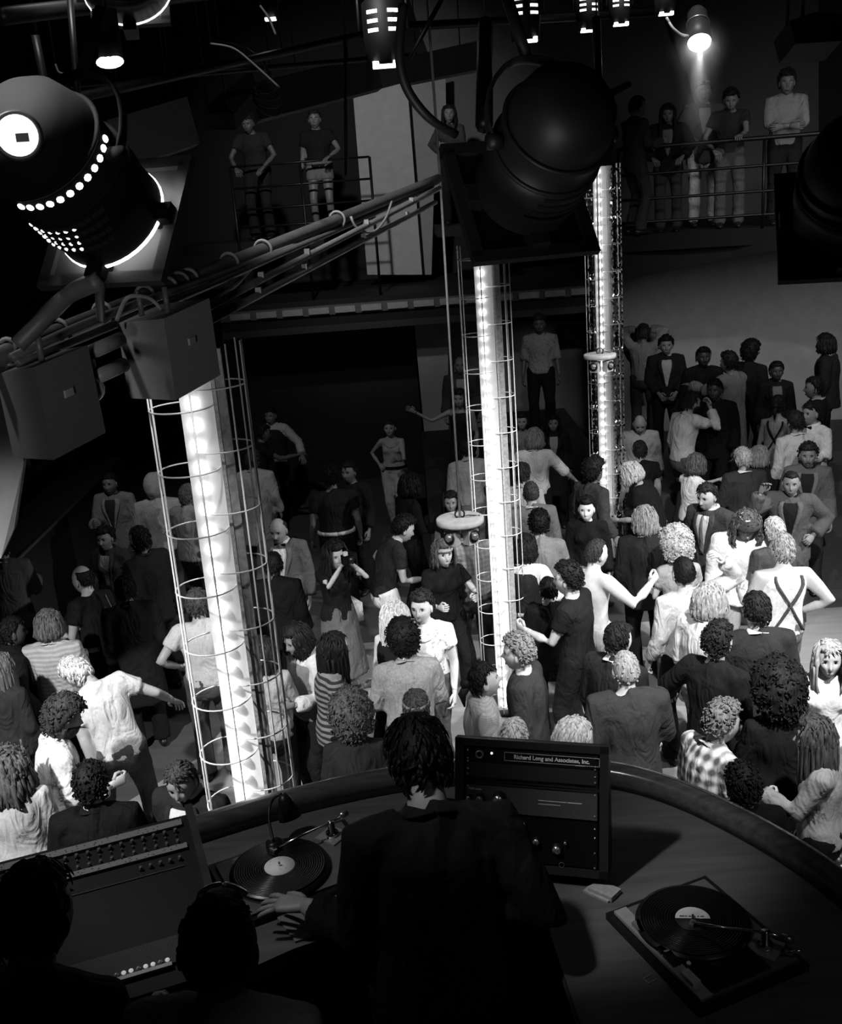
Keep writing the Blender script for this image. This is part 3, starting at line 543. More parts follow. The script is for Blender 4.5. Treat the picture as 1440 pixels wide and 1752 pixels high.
# record cloth / brush
c = Z(1034, 1528, CT); o = MB().box((0, 0, .010), (.085, .055, .016)).box((-.010, -.012, .004), (.09, .05, .007)).obj('record_cloth', mat(.58, .9, 0, 'fabric', 80, .2), smooth=False); o.location = c; o.rotation_euler = (0, 0, -.75); tag(o, 'folded pale record cleaning cloth beside the right turntable', 'cloth')
c = Z(1116, 1680, CT); o = MB()
for q in ((0, 0, .002, .03, .004), (0, .022, .002, .03, .004), (-.015, .011, .002, .004, .026)): o.box(q[:3], (q[3], q[4], .003))
o = o.obj('counter_clip', mat(.5, .4), smooth=False); o.location = c; o.rotation_euler = (0, 0, .5); tag(o, 'small pale square clip on the dark counter', 'clip')
# pale underlay sheet in front of the left turntable
sh = [Z(x, y, CT+.004)[:2] for x, y in ((505, 1612), (735, 1538), (700, 1455), (455, 1545))]
cc = np.mean(sh, axis=0); o = MB().prism([tuple(q-cc) for q in sh], 0, .006).obj('work_surface', mat(.45, .6, 0, 'laminate', 40, .08), smooth=False); o.location = (cc[0], cc[1], CT+.001); tag(o, 'pale work surface in front of the left turntable', 'work surface')
# gooseneck lamp
g0 = Z(468, 1440, CT+.07); g1 = D(470, 1372, float((Z(468, 1440, CT)-EYE)@_F)); 
gl = tag(empty('gooseneck_lamp', tuple(g0)), 'black gooseneck lamp leaning over the left turntable', 'lamp')
MB().tube([(0, 0, -.06), (0, 0, .0)], [.03, .028], seg=16).obj('base', BLACKM, gl)
q = g1-g0; MB().tube(resample([np.zeros(3), q*.5+np.array([-.02, 0, 0]), q*.95+np.array([-.02, 0, .0]), q+np.array([.0, 0, .035]), q+np.array([.03, 0, .03])], 16), .005, seg=8).obj('neck', BLACKM, gl)
MB().tube([q+np.array([.03, 0, .03]), q+np.array([.035, -.005, .01]), q+np.array([.05, -.02, -.055])], [.012, .024, .042], seg=20).obj('lamp_shade', BLACKM, gl)

# rack of audio gear
TL = Z(787, 1256, 2.90); TR = Z(1048, 1281, 2.90); BL = Z(742, 1478, 2.50); BR = Z(1002, 1494, 2.50)
X = (TR-TL+BR-BL)/2; Wd = np.linalg.norm(X); X /= Wd; Dn = (BL-TL+BR-TR)/2; Dn -= X*(Dn@X); Hh = np.linalg.norm(Dn); Dn /= Hh; N = np.cross(Dn, X); N = N if N[1] < 0 else -N
o3 = (TL+TR+BL+BR)/4+X*.03; rk = empty('audio_rack'); Yv = -Dn; rk.matrix_world = Matrix(((X[0], Yv[0], N[0], o3[0]), (X[1], Yv[1], N[1], o3[1]), (X[2], Yv[2], N[2], o3[2]), (0, 0, 0, 1)))
if np.linalg.det(np.stack([X, Yv, N], 1)) < 0: print('RACK LEFT HANDED')
tag(rk, 'sloping audio rack of controls with a printed name plate and round knobs', 'audio rack')
Mi = np.linalg.inv(np.stack([X, Yv, N], 1)); dn = Mi@np.array([0, 0, -1.]); 
wv = [np.array([sx*Wd/2, sy*Hh/2, -.001]) for sx in (-1, 1) for sy in (-1, 1)]
kk = (Hh*abs(Dn[2])+.02)/1.; wb = [wv[1]+np.array([0, 0, -.02]), wv[3]+np.array([0, 0, -.02])]
wb = wb+[wb[0]+dn*kk, wb[1]+dn*kk]
b = MB().add([wv[0], wv[2], wv[3], wv[1], wb[0], wb[1], wb[3], wb[2]], [(0, 1, 2, 3), (3, 2, 5, 4), (4, 5, 6, 7), (0, 7, 6, 1), (0, 3, 4, 7), (1, 6, 5, 2)])
b.obj('cabinet', mat(.15, .45), rk, smooth=False)
b = MB()
for c_, s_ in (((0, Hh/2-.012, .0), (Wd, .024, .03)), ((0, -Hh/2+.012, .0), (Wd, .024, .03)), ((-Wd/2+.014, 0, 0), (.028, Hh, .03)), ((Wd/2-.014, 0, 0), (.028, Hh, .03))): b.box(c_, s_)
b.obj('cabinet_edge', mat(.17, .4), rk, smooth=False)
w2 = Wd-.07
def face(y0, y1, tone, z=.004, name='face_plate', rough=.35): return MB().box((0, (y0+y1)/2, z), (w2, y1-y0, .01)).obj(name, mat(tone, rough, .2, 'enamel', 60, .05), rk, smooth=False)
t_ = Hh/2
face(t_-.075, t_-.030, .13); face(t_-.125, t_-.078, .20); f2 = face(t_-.235, t_-.150, .30, .006, rough=.3); face(-t_+.03, t_-.240, .11)
for yy in (t_-.140, t_-.148): MB().box((0, yy, .010), (w2, .003, .004)).obj('chrome_strip', CHROME, rk, smooth=False)
MB().box((0, t_-.235, .012), (w2, .002, .003)).obj('chrome_strip', CHROME, rk, smooth=False)
fb = MB(); pw, ph, py_, px_ = .300, .026, t_-.052, .066
for c_, s_ in (((px_, py_+ph/2, .0115), (pw, .0016, .002)), ((px_, py_-ph/2, .0115), (pw, .0016, .002)), ((px_-pw/2, py_, .0115), (.0016, ph, .002)), ((px_+pw/2, py_, .0115), (.0016, ph, .002))): fb.box(c_, s_)
fb.obj('name_plate_border', mat(.6, .4), rk, smooth=False)
def lettering(*a, **k):
    o = _lettering(*a, **k); me = bpy.data.meshes.new_from_object(o); o2 = bpy.data.objects.new('lettering', me); COL.objects.link(o2); o2.parent = o.parent; o2.location = o.location; o2.rotation_euler = o.rotation_euler; bpy.data.objects.remove(o); return o2
def _lettering(body, size, loc, parent, tone, name='lettering', ext=.0006, rot=(0, 0, 0), al='LEFT', off=0.):
    c = bpy.data.curves.new(name, 'FONT'); c.body = body; c.size = size; c.extrude = ext; c.align_x = al; c.align_y = 'CENTER'; c.offset = off; c.materials.append(mat(tone, .5)); o = bpy.data.objects.new(name, c); COL.objects.link(o); o.parent = parent; o.location = loc; o.rotation_euler = rot; return o
lettering('Richard Long and Associates, Inc.', .0178, (px_, py_, .011), rk, .85, al='CENTER', off=.0004)
b = MB()
for x_, y_, w_, h_ in ((px_+.09, py_-.0135, .03, .0025), (.07, t_-.185, .09, .0022), (.14, t_-.185, .045, .0030), (.06, t_-.196, .07, .0018), (-w2/2+.020, t_-.163, .020, .006), (-w2/2+.043, t_-.164, .018, .0045), (-w2/2+.034, t_-.212, .010, .003), (-w2/2+.064, t_-.212, .010, .003)):
    b.box((x_, y_, .0122), (w_, h_, .001))
b.obj('printed_marking', mat(.7, .5), rk, smooth=False)
def knob(x, y, r, h, tone=.8, name='knob'):
    k_ = MB().tube([(0, 0, .0), (0, 0, h*.25), (0, 0, h*.28), (0, 0, h*.95), (0, 0, h)], [r*1.15, r*1.15, r, r*.92, r*.8], seg=20).obj(name, mat(.12, .3), rk); k_.location = (x, y, .010)
    MB().tube([(0, 0, h), (0, 0, h+.002)], r*.82, seg=18).obj('knob_cap', mat(tone, .2, .85), k_); return k_
knob(-w2/2+.050, t_-.190, .014, .030); knob(-w2/2+.112, t_-.185, .019, .036); knob(-w2/2+.012, t_-.19, .008, .02)
knob(-.02, t_-.262, .008, .014); knob(.02, t_-.315, .012, .014); knob(.085, t_-.335, .016, .014); knob(.112, t_-.312, .006, .010); knob(.005, t_-.345, .005, .008)
MB().torus((-w2/2+.045, t_-.052, .011), .011, .003, nu=20).obj('socket_ring', mat(.6, .3, .5), rk); MB().torus((.10, t_-.385, .011), .008, .0015, nu=18).obj('socket_ring', mat(.4, .3, .5), rk)
MB().ell((-w2/2+.085, t_-.045, .012), (.004, .004, .004)).obj('indicator_lamp', emit(1.2), rk)
scr = MB().ell((0, 0, 0), (.0035, .0035, .002), nu=8, nv=4).mesh('screw', mat(.85, .2, .8))
for sx in (-1, 1):
    for yy in (.040, .066, .075, .098, .116, .155, .222, .262, .290, .338, .385): inst(scr, 'screw', rk, (sx*(w2/2-.007), t_-yy, .012))

# mixing desk at left
B0 = Z(318, 1392, 2.70); A0 = Z(-20, 1478, 2.70); Cn = Z(440, 1640, 2.56)
X = (B0-A0); X /= np.linalg.norm(X); Dn = Cn-B0; Dn -= X*(Dn@X)*1.; Hh = np.linalg.norm(Dn); Dn /= Hh; N = np.cross(X, -Dn); Wd = .85
o3 = B0-X*Wd/2+Dn*Hh/2; dk = empty('mixing_desk'); Yv = -Dn; dk.matrix_world = Matrix(((X[0], Yv[0], N[0], o3[0]), (X[1], Yv[1], N[1], o3[1]), (X[2], Yv[2], N[2], o3[2]), (0, 0, 0, 1)))
tag(dk, 'wide dark mixing desk with rows of small knobs at lower left', 'mixing desk')
MB().box((0, 0, -.05), (Wd, Hh, .09)).obj('casing', mat(.11, .5), dk, smooth=False)
MB().box((Wd/2+.012, 0, -.04), (.024, Hh+.03, .13)).obj('side_cheek', mat(.22, .4, 0, 'wood', 30, .2), dk, smooth=False)
t_ = Hh/2
lab = mat(.42, .6, 0, 'print', 90, .7)
MB().box((.08, t_-.035, .0), (Wd-.20, .026, .012)).obj('label_strip', lab, dk, smooth=False)
MB().box((.10, t_-.140, .0), (Wd-.24, .022, .012)).obj('label_strip', lab, dk, smooth=False)
kn_ = MB().tube([(0, 0, 0), (0, 0, .004), (0, 0, .014)], [.0075, .006, .0055], seg=10).mesh('knob', mat(.45, .3, .3)); kn2 = MB().tube([(0, 0, 0), (0, 0, .01)], [.004, .002], seg=8).mesh('switch', mat(.7, .2, .7))
for i in range(18):
    x_ = Wd/2-.045-i*.034
    for yy, me_ in ((.065, kn_), (.085, kn2), (.115, kn_)): inst(me_, 'knob' if me_ is kn_ else 'switch', dk, (x_, t_-yy, -.004))
for i in range(5): inst(kn_, 'knob', dk, (Wd/2-.05-i*.03, t_-.185, -.004))
MB().box((0, t_-.215, -.003), (Wd-.08, .003, .004)).obj('seam_line', mat(.3), dk, smooth=False)
# meter strip lower down
MB().box((.17, -t_+.110, .0), (.30, .09, .012)).obj('meter_panel', mat(.22, .5, 0, 'print', 120, .4), dk, smooth=False)
MB().box((.21, -t_+.060, .006), (.16, .012, .012)).obj('bright_strip', mat(.85, .3, .3), dk, smooth=False)
for i in range(8): MB().ell((.14+i*.020, -t_+.076, .010), (.007, .006, .006), nu=8, nv=5).obj('indicator_lamp', emit(.35) if i % 3 else mat(.8, .2, .5), dk)

# ---------- bar shelving on the left with bottles
sh = tag(empty('bar_shelving', (-5.25, 9.2, 0)), 'dark bar shelving with bottles along the left wall', 'shelf')
for z in (.95, 1.35, 1.75, 2.15): MB().box((0, 2.6, z), (.30, 7.2, .03)).obj('shelf_board', mat(.28, .3), sh, smooth=False)
for y_ in (-1, 1.4, 3.8, 6.2): MB().box((0, y_, 1.1), (.30, .04, 2.2)).obj('upright', mat(.15, .5), sh, smooth=False)
MB().box((.62, 2.6, .55), (.5, 7.2, 1.1)).obj('bar_counter', mat(.2, .4), sh, smooth=False)
MB().tube([(.90, -1, 1.12), (.90, 6.2, 1.12)], .02, seg=8).obj('bar_rail', mat(.6, .2, .8), sh)
bot = MB().tube([(0, 0, 0), (0, 0, .18), (0, 0, .22), (0, 0, .29), (0, 0, .30)], [.036, .036, .014, .013, .013], seg=12).mesh('bottle', mat(.40, .12, .2, 'glass', 20, .3, 0, .9))
for z in (1.365, 1.765, 2.165):
    for k in range(16):
        o = bpy.data.objects.new('bottle', bot); COL.objects.link(o); o.location = (-5.22+RNG.random()*.08, 8.6+k*.42+RNG.random()*.1, z); s_ = .85+.3*RNG.random(); o.scale = (s_, s_, s_)
        tag(o, 'dark bottle standing on the bar shelving by the left wall', 'bottle', 'bottles on the bar shelving')
# ================================================================== people
def snoise(P, freq, seed, octv=3):
    r = np.random.default_rng(seed); out = np.zeros(len(P))
    for i in range(6):
        k = r.normal(size=3); k *= freq*(.7+.6*r.random())/np.linalg.norm(k); k2 = r.normal(size=3)*freq*.6
        out += np.sin(P@k+r.random()*6.28+1.4*np.sin(P@k2+r.random()*6.28))
    return out/6
def ik(a, b, l1, l2, pole):
    a, b = np.array(a, float), np.array(b, float); d = b-a; L = np.linalg.norm(d)+1e-9; mx = (l1+l2)*.985
    if L > mx: b = a+d/L*mx; d = b-a; L = mx
    mn = abs(l1-l2)+.06
    if L < mn: b = a+d/L*mn; d = b-a; L = mn
    x = (l1*l1-l2*l2+L*L)/(2*L); h = math.sqrt(max(l1*l1-x*x, 0)); u = d/L
    p = np.array(pole, float); p = p-u*(p@u); p /= np.linalg.norm(p)+1e-9
    return a+u*x+p*h, b

# head surface, built once: unit directions -> position (face on +Y)
def head_fn(S):
    x, y, z = S[:, 0], S[:, 1], S[:, 2]
    X = x*.076; Y = y*.096; Zz = z*.118
    jaw = np.clip(-z, 0, 1); X = X*(1-.30*jaw**1.3); fr = np.clip(y, 0, 1)
    Y = Y-np.where(y < 0, 1, 0)*np.clip(-z-.25, 0, 1)*y*.0-np.where(y < 0, y, 0)*np.clip(-z-.2, 0, 1)*.055
    Y = Y+fr*np.clip(-z-.45, 0, 1)*.030
    Y = np.where(y > 0, np.minimum(Y, .083+.004*np.cos(X*30)), Y)
    g = lambda cx, cz, wx, wz: np.exp(-((X-cx)/wx)**2-((Zz-cz)/wz)**2)*(y > 0)
    nose = np.exp(-(X/.011)**2)*(y > 0)*np.clip((.028-Zz)/.055, 0, 1)*np.clip((Zz+.040)/.012, 0, 1)
    Y = Y+nose*.031
    for s in (-1, 1): Y = Y-g(s*.031, .010, .018, .014)*.014+g(s*.030, .031, .022, .008)*.003+g(s*.040, -.025, .02, .02)*.003
    Y = Y+g(0, -.061, .022, .005)*.005+g(0, -.071, .018, .005)*.005-g(0, -.082, .02, .006)*.003+g(0, -.098, .018, .012)*.006
    return np.stack([X, Y, Zz], 1)
def head_grid(nu, nv, warp=.45):
    a = np.arange(nu)*2*PI/nu; a = a+warp*np.sin(2*(a-PI/2))*0-warp*np.cos(a)*-1*0
    a = PI/2+(lambda t: t-.55*np.sin(t))(np.arange(nu)*2*PI/nu)
    b = np.linspace(0, PI, nv+1)[1:-1]
    S = [[0, 0, 1]]+[[math.sin(q)*math.cos(t), math.sin(q)*math.sin(t), math.cos(q)] for q in b for t in a]+[[0, 0, -1]]
    m = len(b); f = [(0, 1+j, 1+(j+1) % nu) for j in range(nu)]
    f += [(1+i*nu+j, 1+(i+1)*nu+j, 1+(i+1)*nu+(j+1) % nu, 1+i*nu+(j+1) % nu) for i in range(m-1) for j in range(nu)]
    f += [(1+m*nu, 1+(m-1)*nu+(j+1) % nu, 1+(m-1)*nu+j) for j in range(nu)]
    return np.array(S), f
HS, HF = head_grid(40, 30); HP = head_fn(HS)
def sstep(x, a, b): t = np.clip((x-a)/(b-a), 0, 1); return t*t*(3-2*t)

def hand(mb, wrist, dirv, palmn, side, curl, spread=.12, sc=1., mi=0, seg=6):
    z = dirv/np.linalg.norm(dirv); y = palmn-z*(palmn@z); y /= np.linalg.norm(y)+1e-9; x = np.cross(z, y)*side    # x: thumb side
    W = lambda a, b, c: wrist+(x*a+y*b+z*c)*sc
    mb.tube([W(0, 0, -.02), W(0, 0, .01), W(.002, 0, .04), W(.001, 0, .075), W(0, 0, .092)],
            np.array([[.025, .019], [.029, .017], [.038, .016], [.040, .014], [.036, .010]])*sc, xref=x, seg=10, mi=mi)
    for i, (bx, L) in enumerate(((.029, .072), (.010, .080), (-.010, .075), (-.028, .058))):
        a = (1.5-i)*spread; p = np.array([bx, 0, .084]); pts = [W(*p)]; ang = 0; r = [.0095]
        for k, fr in enumerate((.45, .30, .25)):
            ang += curl*(.9 if k == 0 else 1.05)
            d = np.array([math.sin(a)*math.cos(ang), -math.sin(ang)*-1, math.cos(a)*math.cos(ang)]); d = np.array([math.sin(a)*math.cos(ang), math.sin(ang), math.cos(a)*math.cos(ang)])
            p = p+d*L*fr; pts.append(W(*p)); r.append([.0088, .008, .0062][k])
        mb.tube(pts, np.array(r)*sc, xref=x, seg=seg, mi=mi)
    t0 = np.array([.026, .002, .018]); t1 = t0+np.array([.027, .006+.012*curl, .026]); t2 = t1+np.array([.012-.02*min(curl, 1), .012*curl, .027]); t3 = t2+np.array([.004-.022*min(curl, 1), .006*curl, .020])
    mb.tube([W(*t0), W(*t1), W(*t2), W(*t3)], np.array([.014, .0115, .0098, .0072])*sc, xref=y, seg=seg, mi=mi)

ARMS = {   # hand target from the shoulder in the chest frame (out, forward, up), elbow pole (out, fwd, up), curl, palm normal (out, fwd, up)
 'down': ((.06, .04, -.54), (.3, -1, 0), .45, (-1, 0, 0)), 'relax': ((.075, .12, -.50), (.15, -1, -.1), .5, (-1, 0, 0)),
 'bent': ((.02, .30, -.22), (.28, -.7, -.8), .9, (-1, 0, 0)), 'fist': ((.03, .36, -.16), (.7, -.5, -.8), 1.45, (-1, 0, -.3)),
 'hip': ((.04, .08, -.33), (1, -.9, 0), .9, (-.6, .2, -.6)), 'up': ((.10, .22, .14), (.6, .1, -1), .5, (-.4, .6, 0)),
 'high': ((.08, .15, .42), (.8, .1, -.3), .4, (-.4, 1, 0)), 'out': ((.48, .16, -.05), (.1, -.4, -1), .5, (0, 0, -1)),
 'outlow': ((.30, .18, -.36), (.4, -1, -.2), .4, (-.3, 0, -1)), 'cross': ((-.22, .26, -.24), (.9, .2, -.7), .5, (0, -1, 0)),
 'face': ((-.12, .26, .14), (.8, .2, -1), .7, (0, -1, 0)), 'front': ((-.06, .50, -.08), (.5, -.2, -1), .35, (0, 0, -1)),
 'hold': ((-.05, .36, -.20), (.35, -.4, -.9), .8, (-1, 0, .2)), 'back': ((.14, -.26, -.46), (.4, -1, .2), .4, (-1, 0, 0)),
 'rest': ((.02, .34, -.30), (.8, -.4, -.3), .3, (0, 0, -1)), 'lap': ((-.06, .22, -.42), (.8, -.7, -.2), .6, (-.5, -.5, 0)),
 'head': ((-.10, .04, .24), (1, .1, .1), .6, (-1, 0, 0)), 'camera': ((-.11, .27, .17), (.9, .1, -1), .9, (-1, .0, 0)),
}
LEGS = {'stand': ((-.11, 0, 0), (.11, 0, 0)), 'step': ((-.12, .16, 0), (.12, -.16, 0)), 'step2': ((-.12, -.16, 0), (.12, .16, 0)), 'wide': ((-.26, .03, 0), (.26, -.03, 0)),
        'cross': ((-.05, .10, 0), (.06, -.05, 0)), 'lunge': ((-.16, .30, 0), (.18, -.28, 0)), 'dance': ((-.20, .10, 0), (.17, -.14, .08))}
PENDING = []   # (temporary object, callback)
def queue_remesh(mb, voxel, smooth_it, cb):
    me = bpy.data.meshes.new('tmp'); me.from_pydata(mb.verts().tolist(), [], mb.f)
    o = bpy.data.objects.new('tmp', me); COL.objects.link(o)
    r = o.modifiers.new('r', 'REMESH'); r.mode = 'VOXEL'; r.voxel_size = voxel
    s = o.modifiers.new('s', 'SMOOTH'); s.factor = .5; s.iterations = smooth_it
    PENDING.append((o, cb))
def flush():
    bpy.context.view_layer.update(); dg = bpy.context.evaluated_depsgraph_get(); objs = []
    for o, cb in PENDING:
        ev = o.evaluated_get(dg); m = ev.to_mesh(); n = len(m.vertices); v = np.empty(n*3, 'f'); m.vertices.foreach_get('co', v)
        nr = np.empty(n*3, 'f'); m.vertices.foreach_get('normal', nr)
        f = [tuple(p.vertices) for p in m.polygons]; ev.to_mesh_clear(); objs.append(o)
        cb(v.reshape(-1, 3).astype(float), nr.reshape(-1, 3).astype(float), f)
    for o in objs:
        me = o.data; bpy.data.objects.remove(o); bpy.data.meshes.remove(me)
    PENDING.clear()

class Person:
    def __init__(s, **k):
        s.k = k; g = k.get; s.fem = g('sex', 'm') == 'f'; s.h = g('h', 1.64 if s.fem else 1.77); s.u = s.h/1.77; u = s.u
        s.build_skeleton()
        loc = np.zeros(3); yaw = math.radians(g('yaw', 0)); hc = s.headc
        Rw = rz(yaw); s.Rw = Rw
        hw = Rw@hc; hx, hy = g('at')
        s.root = empty('person', rot=(0, 0, yaw)) if False else None
        if 'fit' in k:
            sc = (D(hx, hy, k['t'])[2]-k['fit'])/hw[2]; s.h *= sc; s.u *= sc; s.build_skeleton(); hw = Rw@s.headc; P = D(hx, hy, k['t']); fz = P[2]-hw[2]
        elif g('fz') == 'ramp':
            fz = .4
            for _ in range(12): P = Z(hx, hy, fz+hw[2]); fz = fz*.6+.4*ramp_z(P[0]-hw[0], P[1]-hw[1])
            P = Z(hx, hy, fz+hw[2])
        elif 't' in k: P = D(hx, hy, k['t']); fz = P[2]-hw[2]
        else: fz = g('fz', 0.); P = Z(hx, hy, fz+hw[2])
        if 'wpos' in k:
            L_ = np.array([P[0]-hw[0], P[1]-hw[1], fz]); k['handpos'] = {q: Rw.T@(np.array(v)-L_) for q, v in k['wpos'].items()}; s.build_skeleton()
        s.fz = fz; s.loc = np.array([P[0]-hw[0], P[1]-hw[1], fz]); s.yaw = yaw
        s.build()
    def build_skeleton(s):
        g = s.k.get; u = s.u; fem = s.fem
        legs = g('legs', 'stand'); legs = LEGS[legs] if isinstance(legs, str) else legs
        lf, sd, tw = [math.radians(a) for a in g('lean', (2, 0, 0))]
        pz = .93*u; feet = [np.array([a[0], a[1], a[2]+.085])*np.array([u, u, 1]) for a in legs]
        hipx = .092*u
        sit = g('sit', False)
        off = g('pelvis', None)
        cx = np.mean([f[0] for f in feet]); cy = np.mean([f[1] for f in feet]); px, py = (cx, cy-.10*math.sin(lf)*u) if off is None else off
        L = .835*u
        for sg, f in zip((-1, 1), feet):
            dx = math.hypot(px+sg*hipx-f[0], py-f[1]); pz = min(pz, f[2]+math.sqrt(max(L*L-dx*dx, .1))*.985)
        pz -= g('drop', 0)*u
        s.pel = np.array([px, py, pz]); s.feet = feet
        s.legp = []
        for sg, f in zip((-1, 1), feet):
            h = s.pel+np.array([sg*hipx, 0, 0]); kn, an = ik(h, f, .43*u, .42*u, (sg*.12, 1, 0)); s.legp.append((h, kn, an))
        # spine: stations up from the pelvis, bending evenly
        st = [0, .08, .16, .24, .32, .40, .46, .51, .56]; s.sp = []; p = s.pel.copy()
        for i, hh in enumerate(st):
            fr = min(1, hh/.34); R = rz(tw*fr)@rx(-lf*fr)@ry(sd*fr)
            if i: p = p+R@np.array([0, 0, (hh-st[i-1])*u])
            s.sp.append((p.copy(), R))
        R = s.sp[-1][1]; s.Rc = R; s.chest = s.sp[5][0]; nb = s.sp[7][0]
        hy, hp, ht = [math.radians(a) for a in g('head', (0, 0, 0))]
        s.Rh = R@rz(hy)@rx(-hp)@ry(ht)
        s.neck = nb; s.headc = nb+R@np.array([0, .016, .030])*u+s.Rh@np.array([0, .022, .105])*u
        shw = (.150 if fem else .172)*u*g('build', 1.); s.arms = []
        for sg, nm in zip((-1, 1), (g('L', 'relax'), g('R', 'relax'))):
            tgt, pole, curl, pn = ARMS[nm] if isinstance(nm, str) else nm
            m = np.array([sg, 1, 1]); lift = max(0, tgt[2]+.1)*.08
            sh = s.sp[6][0]+R@np.array([sg*shw, 0, lift*u-.008])
            if g('hand_world') and sg in g('hand_world'): tg = None; s.hw = g('hand_world')[sg]
            t = sh+R@(np.array(tgt)*m)*u
            if 'handpos' in s.k and sg in s.k['handpos']: t = np.array(s.k['handpos'][sg])
            el, wr = ik(sh, t, .285*u, .255*u, R@(np.array(pole)*m)); s.arms.append((sh, el, wr, curl, R@(np.array(pn, float)*m), sg))
    # torso cross-section radii along spine stations
    def torso_r(s, infl=0.):
        b = s.k.get('build', 1.)*s.u
        r = ([[.170, .118], [.160, .108], [.130, .092], [.128, .095], [.138, .108], [.136, .100], [.108, .078], [.062, .058], [.052, .055]] if s.fem else
             [[.162, .115], [.158, .108], [.145, .102], [.150, .108], [.165, .118], [.168, .112], [.135, .088], [.068, .062], [.058, .060]])
        return np.array(r)*b+infl
    def torso(s, mb, i0=0, i1=7, infl=0., below=0., flare=0.):
        P = [p for p, R in s.sp][i0:i1+1]; X = [R@np.array([1, 0, 0]) for p, R in s.sp][i0:i1+1]; r = list(s.torso_r(infl)[i0:i1+1])
        if below:
            R0 = s.sp[0][1]
            for q in (.5, 1.): P.insert(0, s.pel-np.array([0, 0, below*q])*s.u); X.insert(0, X[0]); r.insert(0, s.torso_r(infl)[0]+flare*q+.004)
        mb.tube(P, r, xref=X, seg=18)
        if s.fem and i1 >= 5 and not s.k.get('flat'):
            R = s.sp[4][1]
            for sg in (-1, 1): mb.ell(s.sp[4][0]+R@np.array([sg*.065, .075, .02])*s.u, np.array([.058, .055, .058])*s.u+infl*.6, nu=10, nv=8)
        return mb
    def armtube(s, mb, i, f1, r0, r1, infl, mid=None):
        sh, el, wr = s.arms[i][:3]; u = s.u; b = math.sqrt(s.k.get('build', 1.))
        inner = s.sp[6][0]*.5+sh*.5
        P = [inner, sh, sh*.5+el*.5, el, el*.62+wr*.38, wr]; r = [.052, .056, .046, .038, .038, .026]
        if s.fem: r = [.042, .046, .037, .032, .031, .022]
        if s.k.get('muscle'): r = [.06, .068, .058, .044, .044, .03]
        ts = [0, .0, .28, .52, .70, 1.]; n = 1
        if f1 < 1:
            k = next(j for j in range(1, 6) if ts[j] >= f1); fr = (f1-ts[k-1])/(ts[k]-ts[k-1]); P = P[:k]+[P[k-1]*(1-fr)+P[k]*fr]; r = r[:k]+[r[k-1]*(1-fr)+r[k]*fr]
        r = np.array(r)*u*b+infl
        if infl: r[-1] += infl*.4
        mb.tube(P, r, xref=s.Rc@np.array([0, 1, 0]), seg=12)
    def surf(s, hh, ang, off):            # point on the inflated torso, hh = height above pelvis (u), ang 0 = front
        st = [0, .08, .16, .24, .32, .40, .46, .51, .56]; hh = max(hh, -.25)
        if hh <= 0:
            p = s.pel+np.array([0, 0, hh*s.u]); R = s.sp[0][1]; r = s.torso_r(off)[0]
        else:
            k = min(7, max(j for j in range(9) if st[j] <= hh)); fr = (hh-st[k])/(st[k+1]-st[k])
            p = s.sp[k][0]*(1-fr)+s.sp[k+1][0]*fr; R = s.sp[k][1]; rr = s.torso_r(off); r = rr[k]*(1-fr)+rr[k+1]*fr
        bust = (.035*math.exp(-((hh-.34)/.07)**2)*math.exp(-((abs(ang)-.55)/.5)**2)*s.u) if s.fem and not s.k.get('flat') else 0
        d = np.array([math.sin(ang)*(r[0]+bust*.3), math.cos(ang)*(r[1]+bust), 0]); return p+R@d
    def patch(s, mb, h0, h1, a0, a1, off, thick=.006, n=8, m=6, mi=0):
        def grid(o):
            v = []
            for i in range(n+1):
                t = i/n; hh = h0+(h1-h0)*t; A0, A1 = (a0(t) if callable(a0) else a0), (a1(t) if callable(a1) else a1)
                for j in range(m+1): v.append(s.surf(hh, A0+(A1-A0)*j/m, o))
            return v
        v = grid(off+thick)+grid(off-.012); N = (n+1)*(m+1); W = m+1
        f = [(i*W+j, i*W+j+1, (i+1)*W+j+1, (i+1)*W+j) for i in range(n) for j in range(m)]
        f += [tuple(N+q for q in reversed(x)) for x in f]
        bd = [j for j in range(W)]+[i*W+m for i in range(1, n+1)]+[n*W+j for j in range(m-1, -1, -1)]+[i*W for i in range(n-1, 0, -1)]
        f += [(bd[i], N+bd[i], N+bd[(i+1) % len(bd)], bd[(i+1) % len(bd)]) for i in range(len(bd))]
        mb.add(v, f, mi)
    def child(s, mb, name, m, label=None, smooth=True):
        o = mb.obj(name, m, s.root, smooth)
        if label: o['label'] = label
        return o
    def garment(s, name, mb, m, voxel, fold, seed, mi_fn=None, label=None, sm=2):
        def cb(v, nr, f):
            if fold:
                q = v.copy(); q[:, 2] *= .55
                d = (.62-np.abs(snoise(q, 24, seed))*1.7)*.75+snoise(q, 55, seed+5)*.35; v = v+nr*(d*fold*1.25)[:, None]
            o = MB().add(v, f).obj(name, m, s.root)
            if label: o['label'] = label
        queue_remesh(mb, voxel, sm, cb)
    def build(s):
        g = s.k.get; u = s.u; fem = s.fem; seed = int(g('seed', abs(hash(g('at'))) % 9999)) if False else int((g('at')[0]*7+g('at')[1]*13) % 9973)
        vx = g('voxel', .021); skin = g('skin', .62)*.94; top = g('top', 'tee'); tt = g('tone', .3); bt = g('bot', 'trousers'); bo = g('btone', .2)
        SK = mat(skin, .5, 0, 'skin', 40, .06, 0, .35)
        root = bpy.data.objects.new('person', bpy.data.meshes.new('person')); COL.objects.link(root); s.root = root
        root.location = s.loc; root.rotation_euler = (0, 0, s.yaw)
        tag(root, g('label'), 'person', g('group'))
